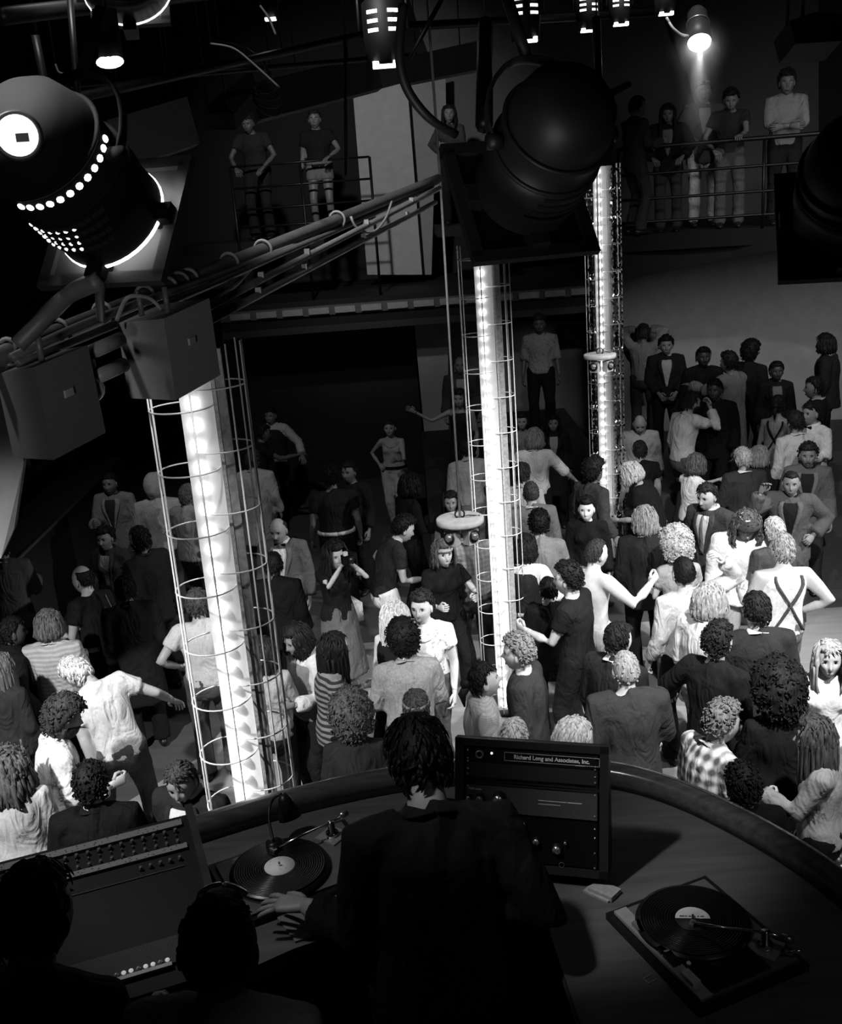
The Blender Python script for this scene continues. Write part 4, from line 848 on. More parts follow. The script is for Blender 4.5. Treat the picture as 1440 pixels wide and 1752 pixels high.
        # ---- body
        mb = MB(); s.torso(mb, 0, 7); mb.tube([s.sp[6][0], s.neck+s.Rc@np.array([0, .01, .03])*u, s.headc-s.Rh@np.array([0, .015, .05])*u], np.array([[.075, .06], [.056, .058], [.054, .06]])*u*(.86 if fem else 1), seg=12)
        mb.ell(s.pel-np.array([0, 0, .04])*u, np.array([.155, .11, .12])*u)
        mb.tube([s.sp[5][0]+s.Rc@np.array([-.14, 0, .02])*u*(.9 if fem else 1), s.sp[6][0]+s.Rc@np.array([0, -.01, .02])*u, s.sp[5][0]+s.Rc@np.array([.14, 0, .02])*u*(.9 if fem else 1)], np.array([.06, .075, .06])*u, seg=10)
        for i in (0, 1): s.armtube(mb, i, 1., 0, 0, 0.)
        for h_, kn, an in s.legp:
            mb.tube([h_+np.array([0, 0, .03]), h_*.5+kn*.5, kn, kn*.62+an*.38, an], np.array([.088, .076, .055, .055, .038])*u, xref=(1, 0, 0), seg=12)
            mb.tube([an+np.array([0, -.05, -.04]), an+np.array([0, .04, -.045]), an+np.array([0, .14, -.06])], np.array([[.035, .03], [.04, .032], [.035, .02]])*u, xref=(1, 0, 0), seg=8)
        hb = MB(); E = hb
        hs = u*g('headscale', 1.)*1.06
        T = lambda P: s.headc+(P*hs)@s.Rh.T
        hb.add(T(HP), HF)
        for sg in (-1, 1):
            hb.add(*_ell(T, (sg*.077, -.008, -.008), (.008, .019, .031), 8, 6))
            hb.add(*_ell(T, (sg*.031, .0675, .009), (.0125, .010, .0085), 8, 6), 1)
            hb.add(*_ell(T, (sg*.031, .0757, .009), (.0050, .003, .0050), 8, 4), 2)
            hb.add(*_ell(T, (sg*.031, .0770, .0180), (.0135, .004, .0020), 8, 4), 2 if True else 0)
            hb.add(*_ell(T, (sg*.032, .085, .031), (.017, .004, .0038 if not fem else .0025), 8, 4), 3)
        hb.add(*_ell(T, (0, .0855, -.0625), (.023, .0055, .0038), 10, 4), 4); hb.add(*_ell(T, (0, .084, -.0715), (.019, .0065, .005), 10, 4), 4)
        hb.add(*_ell(T, (0, .0885, -.0665), (.020, .003, .0014), 8, 4), 2)
        if g('smile'): hb.add(*_ell(T, (0, .088, -.066), (.017, .004, .003), 10, 4), 1)
        hm = MB()
        for i in (0, 1):
            sh, el, wr, curl, pn, sg = s.arms[i]; hd = g('handdir', {}).get(sg); hd = (wr-el) if hd is None else s.Rw.T@np.array(hd)
            if hd is not None and sg in g('handdir', {}): pn = s.Rw.T@np.array([0, 0, -1.])
            hand(hm, wr, hd, pn, sg, curl, sc=u*(.92 if fem else 1.), spread=g('spread', .1), seg=g('fseg', 6))
        mats = [SK, mat(.72, .3), mat(.1, .3), mat(g('brow', .16), .8), mat(max(skin-.16, .1), .5)]
        def cb(v, nr, f):
            a = MB().add(v, f); a.add(hb.verts(), hb.f); a.m[-len(hb.f):] = hb.m; a.add(hm.verts(), hm.f)
            me = a.mesh('person', mats); old = root.data; root.data = me; bpy.data.meshes.remove(old)
        queue_remesh(mb, vx, 2, cb)
        # ---- clothes
        T_ = cloth(tt, g('pat', 'plain'), g('patscale', 60.), g('amp', .1))
        def topg(name, m, infl, sleeve, i1=7, below=.06, flare=.0, fold=.007, label=None, yoke=True, sinfl=None, i0=0):
            b_ = MB(); s.torso(b_, i0, i1, infl, below, flare)
            if yoke: b_.tube([s.sp[5][0]+s.Rc@np.array([-.13, 0, .03])*u*(.9 if fem else 1), s.sp[6][0]+s.Rc@np.array([0, -.012, .02])*u, s.sp[5][0]+s.Rc@np.array([.13, 0, .03])*u*(.9 if fem else 1)], np.array([.06, .07, .06])*u+infl, seg=10)
            if sleeve:
                for i in (0, 1): s.armtube(b_, i, sleeve, 0, 0, infl*1.0+.004 if sinfl is None else sinfl)
            s.garment(name, b_, m, vx*.95, fold, seed, label=label)
        if top == 'tee': topg('shirt', T_, .016, .30, below=.02)
        elif top == 'shirt': topg('shirt', T_, .018, g('sleeve', .93), below=.02, fold=.010)
        elif top == 'rolled': topg('shirt', T_, .020, .56, below=.02, fold=.010)
        elif top == 'puff': topg('shirt', T_, .022, .9, below=.02, fold=.010, sinfl=.034)
        elif top == 'sweater': topg('sweater', T_, .024, .95, below=.08, fold=.007)
        elif top == 'tank': topg('tank_top', T_, .014, 0, i1=6, below=.02, yoke=False)
        elif top == 'cami': topg('camisole', T_, .014, 0, i1=5, below=-.0, yoke=False)
        elif top == 'coat': topg('coat', T_, .032, .95, below=.42, flare=.03, fold=.009)
        elif top == 'jacket': topg('jacket', T_, .030, .95, below=.16, flare=.012, fold=.007)
        elif top == 'vest':
            topg('shirt', cloth(g('tone2', .75)), .018, .93, below=.0, fold=.009, sinfl=.024)
            b_ = MB(); s.torso(b_, 0, 6, .030, .03); s.garment('waistcoat', b_, T_, vx*.95, .004, seed+3)
        elif top == 'cape': topg('shirt', T_, .045, .85, below=.10, flare=.05, fold=.014, sinfl=.06)
        if top in ('shirt', 'rolled', 'puff', 'jacket', 'coat', 'vest') and g('collar', True):
            ct = g('collar_tone', g('tone2', .75) if top in ('jacket', 'vest') else tt+.03)
            cb_ = MB(); nR = s.Rc
            for sg in (-1, 1):
                c = s.neck+nR@np.array([0, .0, .012])*u
                pts = [c+nR@np.array([sg*math.sin(a)*.072, math.cos(a)*.072, -.012*math.cos(a)])*u for a in np.linspace(PI, .25, 7)]
                cb_.tube(pts, np.array([[.005, .022]]*6+[[.004, .012]])*u, xref=nR@np.array([sg*.9, .4, .6]), seg=6)
            s.child(cb_, 'collar', cloth(ct))
        io = .030
        if top in ('jacket', 'coat') and g('front', True):
            b_ = MB(); s.patch(b_, .10, .47, lambda t: -.06-.42*t, lambda t: .06+.42*t, io, .010); s.child(b_, 'shirt_front', cloth(g('tone2', .75)))
            b_ = MB()
            for sg in (-1, 1): s.patch(b_, .10, .48, (lambda t, q=sg: q*(.05+.36*t)), (lambda t, q=sg: q*(.10+.62*t)), io, .017, m=3)
            s.child(b_, 'lapel', cloth(g('lapel', tt+.04)))
        if g('tie'): b_ = MB(); s.patch(b_, .02 if top not in ('jacket',) else .10, .47, lambda t: -.10+.05*t, lambda t: .10-.05*t, io, .022, m=3); s.child(b_, 'necktie', cloth(g('tie')))
        if g('bowtie'):
            b_ = MB(); c = s.neck+s.Rc@np.array([0, .085, -.012])*u
            for sg in (-1, 1): b_.tube([c, c+s.Rc@np.array([sg*.03, .004, 0])*u, c+s.Rc@np.array([sg*.055, 0, 0])*u], np.array([[.008, .008], [.016, .007], [.024, .006]])*u, xref=s.Rc@np.array([0, 0, 1]), seg=6)
            s.child(b_, 'bow_tie', cloth(g('bowtie')))
        if g('belt'):
            b_ = MB(); s.patch(b_, .055, .09, -PI, PI, .026, .008, n=2, m=28); s.child(b_, 'belt', cloth(g('belt')))
        if g('straps'):
            b_ = MB()
            for sg in (-1, 1):
                s.patch(b_, .02, .47, (lambda t, q=sg: PI+q*(.75-1.5*t)-.055), (lambda t, q=sg: PI+q*(.75-1.5*t)+.055), .030, .006, n=14, m=2)
                s.patch(b_, .02, .47, (lambda t, q=sg: q*.75-.06), (lambda t, q=sg: q*.75+.06), .030, .006, n=10, m=2)
            s.child(b_, 'suspenders', cloth(g('straps')))
        B_ = cloth(bo, g('bpat', 'plain'), g('bscale', 60.))
        if bt in ('trousers', 'shorts'):
            b_ = MB(); s.torso(b_, 0, 1, .014, .0); b_.ell(s.pel-np.array([0, .005, .04])*u, np.array([.172, .132, .135])*u)
            for h_, kn, an in s.legp:
                if bt == 'trousers': b_.tube([h_+np.array([0, 0, .04]), h_*.5+kn*.5, kn, kn*.5+an*.5, an+np.array([0, 0, -.025])], np.array([.105, .092, .073, .073, .082 if g('flare', True) else .06])*u, seg=12)
                else: b_.tube([h_+np.array([0, 0, .04]), h_*.6+kn*.4], np.array([.105, .10])*u, seg=12)
            s.garment('trousers' if bt == 'trousers' else 'shorts', b_, B_, vx, .008, seed+1)
        else:
            ln = g('sklen', .62); P = [s.sp[2][0], s.sp[1][0], s.pel, s.pel*.75+np.array([0, 0, 0])+.25*_low(s, 1-ln), s.pel*(1-.6)+_low(s, 1-ln)*.6, _low(s, 1-ln)]
            r = np.array([[.13, .10], [.165, .125], [.185, .14], [.20, .17], [.225, .20], [.26, .23]])*u*np.array([1, 1])
            b_ = MB().tube(P, r, seg=24); s.garment('skirt', b_, B_, vx, .014, seed+1, sm=1)
        b_ = None
        for i, (h_, kn, an) in enumerate(s.legp):
            m2 = MB().tube([an+np.array([0, -.075, -.045]), an+np.array([0, -.04, -.04]), an+np.array([0, .06, -.04]), an+np.array([0, .14, -.055]), an+np.array([0, .185, -.062])],
                           np.array([[.022, .024], [.038, .044], [.042, .042], [.044, .026], [.024, .014]])*u, xref=(1, 0, 0), seg=10)
            s.child(m2, 'shoe', mat(g('shoe', .12), .4))
        # ---- hair and hats
        hr = g('hair', 'short'); ht = g('hairtone', .12); s.T = T; s.hs = hs
        HM = mat(ht, .6, 0, 'hair', 24, .55 if ht < .35 else .38, .8, .18)
        if hr: s.hair(hr, ht, HM, seed, T)
        if g('stache'):
            b_ = MB(); b_.add(*_ell(T, (-.012, .089, -.050), (.016, .006, .006), 8, 5)); b_.add(*_ell(T, (.012, .089, -.050), (.016, .006, .006), 8, 5)); s.child(b_, 'moustache', HM)
        if g('beard'):
            V, F2 = _shell(lambda S, P: np.where((S[:, 1] > -.15) & (S[:, 2] < -.18) & ~((np.abs(P[:, 0]) < .017) & (np.abs(P[:, 2]+.068) < .012)) & ~((np.abs(P[:, 0]) < .026) & (P[:, 2] > -.046) & (S[:, 1] > .5)), .009, -.012), 34, 26)
            b_ = MB().add(T(V), F2); s.child(b_, 'beard', HM)
        if g('glasses'):
            b_ = MB()
            for sg in (-1, 1):
                c = T(np.array([[sg*.031, .092, .006]]))[0]; b_.torus(c, .021*u, .0022*u, rot=s.Rh@rx(PI/2), nu=14, nv=4)
                b_.tube(T(np.array([[sg*.052, .090, .010], [sg*.078, 0, .008]])), .002*u, seg=4)
            b_.tube(T(np.array([[-.011, .093, .010], [.011, .093, .010]])), .002*u, seg=4); s.child(b_, 'glasses', mat(.15, .3))
        if g('headband'):
            b_ = MB(); A = np.linspace(0, 2*PI, 25)[:-1]
            ring = lambda e, z: T(np.array([[math.cos(a)*(.082+e), math.sin(a)*(.099+e), .047+z+.012*math.sin(a)] for a in A]))
            v = np.concatenate([ring(.004, -.013), ring(.006, .013), ring(-.01, .013), ring(-.01, -.013)]); n = 24
            b_.add(v, [(k*n+i, k*n+(i+1) % n, ((k+1) % 4)*n+(i+1) % n, ((k+1) % 4)*n+i) for k in range(4) for i in range(n)]); s.child(b_, 'headband', cloth(g('headband')))
        if g('beret'):
            V, F2 = _shell(lambda S, P: sstep(S[:, 2], .25, .42)*.040-.02*(S[:, 2] < .25), 30, 24)
            b_ = MB().add(T(V*np.array([1.08, 1.05, 1.0])), F2); s.child(b_, 'beret', mat(.2, .8, 0, 'print', 45, .9))
            b_ = MB()
            for k in range(14):
                a = RNG.random()*6.28; q = .3+.35*RNG.random(); d = np.array([math.cos(a)*q, math.sin(a)*q, 1]); d /= np.linalg.norm(d)
                b_.add(*_ell(T, d*np.array([.085, .10, .118])*1.28, (.018, .018, .008), 7, 5))
            s.child(b_, 'badge', mat(.85, .3, .3), 'cluster of bright round badges')
        if g('necklace'):
            b_ = MB(); b_.tube([s.surf(.47-.08*math.cos(a/2)**2, a*.45, .022) for a in np.linspace(-PI, PI, 15)], .0028, seg=5); s.child(b_, 'necklace', mat(g('necklace'), .3, .5))
        if g('watch') is not None:
            sh, el, wr, *_ = s.arms[g('watch')]; d = (el-wr)/np.linalg.norm(el-wr); b_ = MB().tube([wr+d*.015, wr+d*.04], [.034*u, .035*u], xref=s.Rc@np.array([0, 1, 0]), seg=12); s.child(b_, 'wristband', mat(.12, .4))
        s.extra()
    def hair(s, hr, ht, HM, seed, T):
        g = s.k.get; fem = s.fem; hs = s.hs
        thick = {'short': .014, 'crop': .007, 'buzz': .004, 'curly': .024, 'bigcurl': .045, 'afro': .062, 'long': .017, 'bob': .022, 'shag': .024, 'bald': .008, 'bun': .012, 'longcurl': .035, 'hood': .030}[hr]
        line = {'bald': .93, 'afro': .50, 'bigcurl': .50}.get(hr, .60)
        nape = -.85 if hr == 'hood' else -.62 if hr in ('long', 'bob', 'afro', 'bigcurl', 'shag', 'longcurl') else -.45
        def fn(S, P):
            x, y, z = S[:, 0], S[:, 1], S[:, 2]
            lim = np.where(y > .25, line, np.where(y > -.1, line+(y-.25)/.35*(line+.12), -.12+(y+.1)*.9*1.1+.0))
            lim = np.where(y > .25, line, np.clip(line+(y-.25)*(line-nape)/.70, nape, line))
            m = sstep(z, lim-.05, lim+.10); top = .75+.5*np.clip(z, 0, 1)
            if hr == 'bald': m = m*(1-sstep(z, .55, .8))
            n = snoise(P, 150 if hr in ('curly', 'afro', 'bigcurl', 'longcurl') else 60, seed)*(.20*thick+.002 if hr not in ('curly', 'afro', 'bigcurl', 'longcurl') else .22*thick+.001)
            n += snoise(P, 260, seed+1)*.0016
            return -.014+m*(thick*top+.014+n)
        V, F2 = _shell(fn, 40, 30, boost=1.12 if hr == 'afro' else 1.)
        b_ = MB().add(T(V), F2)
        rr = np.random.default_rng(seed+9); curly = hr in ('curly', 'bigcurl', 'afro', 'longcurl'); nt_ = {'buzz': 0, 'bald': 30, 'crop': 60, 'hood': 0}.get(hr, 150 if not curly else (380 if hr == 'afro' else 210))
        k_ = 0; S = rr.normal(size=(nt_*4, 3)); S /= np.linalg.norm(S, axis=1, keepdims=True)
        if len(S):
            Pb = S*np.array([.077, .097, .118]); dd_ = fn(S, Pb); ok = dd_ > .004; S, Pb, dd_ = S[ok][:nt_], Pb[ok][:nt_], dd_[ok][:nt_]
            Nn = Pb/np.array([.077, .097, .118])**2; Nn /= np.linalg.norm(Nn, axis=1, keepdims=True); boost_ = 1.12 if hr == 'afro' else 1.
            for p_, n_, d_ in zip(Pb, Nn, dd_):
                base_ = (p_+n_*(d_-.006))*boost_
                if curly:
                    e_ = rr.normal(size=3); e_ = np.cross(n_, e_); e_ /= np.linalg.norm(e_); l_ = .008+.008*rr.random()
                    P4 = [base_, base_+n_*l_*.9+e_*l_*.5, base_+n_*l_*1.1-e_*l_*.3, base_+n_*l_*.5-e_*l_]
                    b_.tube(T(np.array(P4)), np.array([.0058, .0052, .0042, .002])*hs, seg=5)
                else:
                    e_ = np.array([p_[0]*2.2, -.35*abs(p_[1])-.02+rr.normal()*.02, -.09+rr.normal()*.02])+rr.normal(size=3)*.03; e_ -= n_*(e_@n_); e_ /= np.linalg.norm(e_)+1e-6; l_ = (.030 if hr != 'crop' else .014)*(.7+.6*rr.random())
                    P4 = [base_, base_+e_*l_*.4+n_*.007, base_+e_*l_*.8+n_*.006, base_+e_*l_*1.25+n_*.001]
                    b_.tube(T(np.array(P4)), np.array([[.0065, .003], [.0065, .0035], [.005, .003], [.0015, .001]])*hs, xref=s.Rh@np.cross(e_, n_), seg=5)
        L = {'long': .34, 'longcurl': .30, 'bob': .15, 'shag': .11}.get(hr, 0)*g('hairlen', 1.)
        if L:
            r = np.random.default_rng(seed); n = 84
            for i in range(n):
                a = PI*1.5+(i/(n-1)-.5)*2*2.2; z0 = (.02, .55, .30, .75)[i % 4]+r.normal()*.06; ln = L*(.85+.22*r.random()); loc = []; wv_ = 1.0 if hr == 'longcurl' else .45
                zz_ = np.linspace(z0, -.25, 4)
                for z_ in zz_:
                    q_ = math.sqrt(max(1-z_*z_, 0)) if z_ > 0 else 1.0; th_ = thick*1.0+.006
                    loc.append([math.cos(a)*(.077*q_+th_), math.sin(a)*(.097*q_+th_), z_*.118+th_*max(z_, 0)])
                P = list(T(np.array(loc)+r.normal(size=(4, 3))*.006*(wv_+.3))); out = s.Rh@np.array([math.cos(a), math.sin(a), 0])
                for k in (1, 2, 3):
                    t = k/3; P.append(P[3]+out*(.012*math.sin(t*3)*(2 if hr == 'longcurl' else 1))-out*.02*t+np.array([0, 0, -1])*max(ln-.03, .04)*t+r.normal(size=3)*.008*wv_)
                q = .0095 if hr != 'longcurl' else .0115
                b_.tube(P, [[q*.8, q*.5], [q*1.2, q*.7], [q*1.4, q*.8], [q*1.4, q*.8], [q*1.3, q*.8], [q, q*.6], [.002, .002]], xref=np.cross(out, [0, 0, 1]), seg=6)
        if hr == 'bun': b_.ell(T(np.array([[0, -.125, .02]]))[0], (.035, .035, .035)); b_.tube([T(np.array([[0, -.12, 0]]))[0], T(np.array([[0, -.16, -.05]]))[0], T(np.array([[0, -.16, -.14]]))[0]], [.025, .028, .006])
        if hr == 'hood': s.child(b_, 'hood', cloth(ht)); return
        s.child(b_, 'hair', HM)
    def extra(s):
        g = s.k.get; u = s.u
        if g('bag'):
            b_ = MB(); c = s.surf(-.02, -2.2 if g('bag') > 0 else 2.2, .09); b_.box(c, (.10, .26, .18), bev=0); s.child(b_, 'handbag', mat(abs(g('bag')), .5, 0, 'print', 30, .5))
            b2 = MB().tube([c+np.array([0, 0, .08]), s.sp[6][0]+s.Rc@np.array([.1 if g('bag') < 0 else -.1, -.09, .02])], .006, seg=5); s.child(b2, 'bag_strap', mat(.3))
def _low(s, h): c = (s.feet[0]+s.feet[1])/2; p = np.array([c[0], c[1], 0]); q = s.pel.copy(); t = 1-h; return q*(1-t)+np.array([p[0], p[1], .0])*t
def _ell(T, c, r, nu, nv):
    m = MB().ell((0, 0, 0), r, nu=nu, nv=nv); return T(m.verts()+np.array(c)), m.f
def _shell(fn, nu, nv, boost=1.):
    S, F2 = head_grid(nu, nv); P = S*np.array([.077, .097, .118]); d = fn(S, P); N = P/np.array([.077, .097, .118])**2; N /= np.linalg.norm(N, axis=1, keepdims=True)
    jaw = np.clip(-S[:, 2], 0, 1); P = head_fn(S); P[:, 1] = np.where(S[:, 1] > .2, np.minimum(P[:, 1], .088), P[:, 1])
    return (P+N*d[:, None])*boost, F2
def prop_mesh(mb, name, mats, label, cat, loc=None, group=None):
    o = mb.obj(name, mats); tag(o, label, cat, group); return o
# ================================================================== the crowd: one line each; 'at' = centre of the head in the photograph, traced to its real height
def P_(label, at, yaw, top, tone, **k): return Person(label=label, at=at, yaw=yaw, top=top, tone=tone, **k)
# yaw: 0 faces away from the booth, 90 faces the left wall, -90 the right wall, 180 faces the booth
W = dict(sex='f')
# ---- left side
P_('man in open light jacket over dark shirt by the bar shelving', (188, 828), 170, 'jacket', .50, tone2=.22, btone=.3, lapel=.58, skin=.5, L='relax', R='hold')
P_('person in pale hooded sweatshirt seen from behind, left of the nearest column', (264, 835), 12, 'sweater', .66, btone=.3, hair='hood', hairtone=.66, headscale=1.15, L='relax', R='relax', build=1.1)
P_('person in pale top half hidden behind the nearest column', (322, 848), -30, 'sweater', .6, btone=.3, hair='short', hairtone=.4, L='bent', R='relax')
P_('woman with dark curly hair and low-necked dark jacket by the bar', (180, 922), 165, 'coat', .20, sex='f', tone2=.5, hair='curly', btone=.15, lapel=.22, skin=.52, L='relax', R='hold')
P_('bearded man in dark suit facing left beside the nearest column', (240, 925), 55, 'jacket', .17, tone2=.2, btone=.15, beard=1, lapel=.18, L='relax', R='relax', h=1.82)
P_('balding man in dark waistcoat with a pale strap, arm hanging, facing left', (142, 992), 62, 'tee', .13, btone=.13, hair='bald', skin=.74, bag=-.5, belt=.6, L='bent', R='down', watch=1, h=1.78, lean=(6, 4, 0), necklace=.7)
P_('person with brown bobbed hair and pale striped shirt seen from behind', (84, 1072), 5, 'rolled', .62, pat='stripe', patscale=9, amp=.15, btone=.3, hair='bob', hairtone=.34, L='bent', R='bent', h=1.70, hairlen=.6)
P_('fair-haired man in pale tee shirt and jeans leaning left on the open floor', (132, 1152), 18, 'tee', .74, btone=.30, hair='short', hairtone=.78, L='down', R='outlow', lean=(14, -14, 10), legs=((-.17, -.10, 0), (.20, .02, 0)), h=1.80, head=(30, 20, -10), skin=.66)
P_('curly dark-haired bearded man in white shirt looking over his shoulder', (110, 1232), -62, 'shirt', .80, btone=.3, hair='bigcurl', hairtone=.20, beard=1, L='relax', R='bent', lean=(8, 0, 0), head=(0, 8, 0), h=1.78)
P_('dark silhouetted person nearest the mixing desk', (156, 1345), 8, 'jacket', .08, tone2=.1, btone=.08, lapel=.08, hair='curly', hairtone=.10, build=1.08, L='relax', R='bent', h=1.72)
P_('man with side-parted hair and white collar looking up from behind the desk', (310, 1338), 160, 'jacket', .14, tone2=.7, btone=.1, lapel=.15, hair='short', hairtone=.22, head=(12, 18, 0), h=1.72, skin=.52)
P_('person in pale tee shirt and jeans behind the lower half of the nearest column', (338, 1035), 10, 'tee', .70, btone=.28, hair='short', hairtone=.25, L='hip', R='hip', h=1.76)
P_('person in grey jacket at the left edge near the bar', (4, 938), 10, 'jacket', .34, btone=.15, lapel=.34, hair='short', hairtone=.12, L='relax', R='bent')
P_('dark-haired person in profile at the left edge', (22, 1082), -60, 'jacket', .12, tone2=.2, btone=.12, lapel=.12, skin=.35, hair='short', h=1.68)
P_('woman with long fair hair cut off by the left edge', (-2, 1145), -10, 'sweater', .2, sex='f', btone=.12, hair='long', hairtone=.38, h=1.66)
P_('woman with long wavy light-brown hair at the lower left edge', (15, 1318), 20, 'sweater', .64, sex='f', btone=.3, hair='longcurl', hairtone=.30, h=1.68, hairlen=.8)
P_('dark figure behind the man with the pale strap', (215, 1010), 20, 'coat', .12, tone2=.12, btone=.1, lapel=.12, hair='short', hairtone=.08, skin=.3, h=1.7)
# ---- between the left and middle columns
P_('dark-haired man in white shirt and dark waistcoat, hand held out', (463, 712), 165, 'vest', .16, tone2=.72, btone=.14, L='outlow', R='relax', h=1.80, skin=.5)
P_('person in dark tee shirt and pale trousers facing right by the cage', (451, 742), -75, 'tee', .14, btone=.40, L='bent', R='front', skin=.42, hair='short', fz=.0, lean=(8, 0, 0))
P_('person in long pale coat seen from behind at the cage', (433, 788), -5, 'coat', .66, btone=.3, tone2=.6, front=False, hair='short', hairtone=.25, L='relax', R='relax', h=1.76)
P_('balding man in light dinner jacket and bow tie', (476, 908), 172, 'jacket', .36, tone2=.85, bowtie=.06, btone=.12, hair='bald', hairtone=.18, lapel=.40, L='relax', R='relax', head=(-6, 10, 0), stache=1, skin=.64)
P_('dark head just in front of the man in the dinner jacket', (468, 968), 0, 'jacket', .1, front=False, collar=False, btone=.1, hair='short', hairtone=.12, h=1.66, skin=.4)
P_('broad man in black tee shirt with wide white belt seen from behind', (566, 818), 8, 'tee', .13, btone=.10, belt=.72, hair='curly', hairtone=.10, build=1.10, L='relax', R='relax', skin=.46, h=1.84)
P_('dark-haired man half hidden beyond the white-belted man', (597, 808), 150, 'shirt', .14, btone=.12, skin=.5, h=1.72, collar=False)
P_('woman in pale camisole and white trousers with dark belt, hands at waist', (667, 733), 170, 'cami', .62, sex='f', btone=.70, belt=.10, hair='bun', hairtone=.14, L='hold', R='hip', skin=.62, h=1.70, voxel=.018, flare=False, necklace=.6, legs='cross')
ph = P_('woman with long dark hair photographing with a camera, in long skirt', (573, 952), -150, 'tee', .12, sex='f', bot='skirt', btone=.36, hair='longcurl', hairtone=.14, L='camera', R='camera', bag=.55, skin=.74, h=1.66, sklen=.66)
cm = tag(empty('camera', tuple(ph.loc+ph.Rw@((ph.arms[0][2]+ph.arms[1][2])/2+ph.Rc@np.array([0, .07, .07]))), (0, 0, ph.yaw)), 'small black camera held up to the face of the woman in the long skirt', 'camera')
MB().box((0, 0, 0), (.14, .045, .085)).box((0, -.005, .052), (.05, .04, .025)).obj('body', mat(.10, .4), cm, smooth=False); MB().tube([(0, .02, 0), (0, .075, 0)], [.030, .032], seg=16).obj('lens', mat(.14, .2), cm); MB().box((.045, .024, .062), (.035, .03, .035)).obj('flash', mat(.85, .3), cm, smooth=False)
P_('dark-haired man in black shirt in profile facing right', (702, 832), -68, 'shirt', .09, btone=.1, L='relax', R='bent', hair='shag', hairtone=.07, skin=.66, collar=False)
P_('dark-haired man in dark tee shirt and white trousers leaning right', (690, 906), -72, 'tee', .16, btone=.80, L='outlow', R='hold', hair='curly', hairtone=.08, skin=.70, lean=(24, 0, 0), head=(0, 0, 0), bpat='print', bscale=30)
P_('dark-haired woman in dark dress stretching one bare arm out to the left', (786, 683), 165, 'tank', .12, sex='f', bot='skirt', btone=.12, hair='shag', R=((.46, .14, .04), (.1, .2, -1), .2, (0, 1, 0)), L='relax', fz=.6, skin=.50, sklen=.5)
P_('man in dark suit standing behind the woman with outstretched arm', (787, 626), 175, 'jacket', .20, tone2=.5, btone=.15, hair='bald', hairtone=.14, fz=.9, L='relax', R='relax', skin=.42, h=1.64)
P_('man in pale grey shirt seen from behind, left of the middle column', (797, 768), 12, 'shirt', .56, btone=.42, hair='short', hairtone=.12, L='relax', R='bent', h=1.8)
P_('dark-haired woman looking up behind the hanging round light', (771, 860), 178, 'tee', .12, sex='f', btone=.12, hair='long', hairtone=.10, skin=.55, h=1.60, hairlen=.6)
P_('woman in pale headband and black tee shirt dancing with fist forward', (758, 948), -160, 'tee', .11, sex='f', btone=.12, hair='shag', hairtone=.30, headband=.62, L='fist', R='bent', skin=.76, h=1.68, watch=0, legs='dance')
P_('person in grey checked shirt beyond the hanging round light', (802, 905), 15, 'shirt', .46, pat='plaid', patscale=7, amp=.2, btone=.2, hair='short', hairtone=.2, L='relax', R='front')
P_('dark-haired man in bow tie and pale waistcoat looking down left', (508, 1096), 128, 'vest', .42, tone2=.72, bowtie=.10, btone=.12, hair='shag', hairtone=.10, L='bent', R='relax', skin=.5, head=(0, 14, 0), h=1.67)
P_('person with dark hair and pale blouse seen from behind at the cage', (447, 1120), 8, 'shirt', .58, sex='f', btone=.14, hair='bob', hairtone=.15, L='relax', R='bent', h=1.66)
P_('woman with long dark hair and striped sleeves in profile facing right', (572, 1112), -72, 'sweater', .36, sex='f', pat='stripe', patscale=7, amp=.75, btone=.1, hair='long', hairtone=.09, L='bent', R='relax', skin=.78, h=1.72)
P_('person with a big cloud of brown curls just beyond the counter rail', (602, 1232), 5, 'sweater', .14, sex='f', btone=.1, hair='afro', hairtone=.27, h=1.64)
P_('woman with long straight blonde hair and dark sleeveless top', (676, 1057), -45, 'tank', .12, sex='f', bot='skirt', btone=.09, hair='long', hairtone=.74, L='relax', R='bent', skin=.78, h=1.73)
P_('smiling dark-haired man in patterned pale shirt facing the booth', (721, 1040), 160, 'tee', .80, pat='print', patscale=26, amp=.35, btone=.3, hair='curly', hairtone=.16, smile=1, L='relax', R='relax', skin=.84, h=1.72, necklace=.8, collar=True)
P_('dark curly-haired man in rumpled grey shirt seen from behind', (690, 1098), 8, 'rolled', .50, btone=.2, hair='bigcurl', hairtone=.08, L='bent', R='bent', lean=(8, 0, 0), amp=.2, skin=.8)
P_('person with clipped-back hair just beyond the silhouetted DJ', (712, 1212), 0, 'tank', .1, sex='f', btone=.1, hair='bun', hairtone=.26, headband=.5, skin=.8, h=1.66)
P_('person with tied dark hair and ribbed grey sweater facing right', (828, 1165), -80, 'sweater', .54, sex='f', pat='stripe', patscale=22, amp=.1, btone=.2, hair='bun', hairtone=.10, skin=.72, L='relax', R='relax', head=(0, -10, 0), h=1.70)
P_('curly fair-haired man in dark sweater in profile by the middle column', (886, 1118), 72, 'sweater', .22, btone=.15, hair='curly', hairtone=.52, skin=.84, L='relax', R='relax', h=1.77)
P_('fair-haired head just above the left of the audio rack', (880, 1262), 0, 'tee', .5, btone=.3, hair='short', hairtone=.62, h=1.57)
P_('blonde woman tilting her head just above the audio rack', (980, 1262), -60, 'tee', .7, sex='f', btone=.3, hair='bob', hairtone=.70, skin=.85, head=(0, 10, 18), h=1.62)
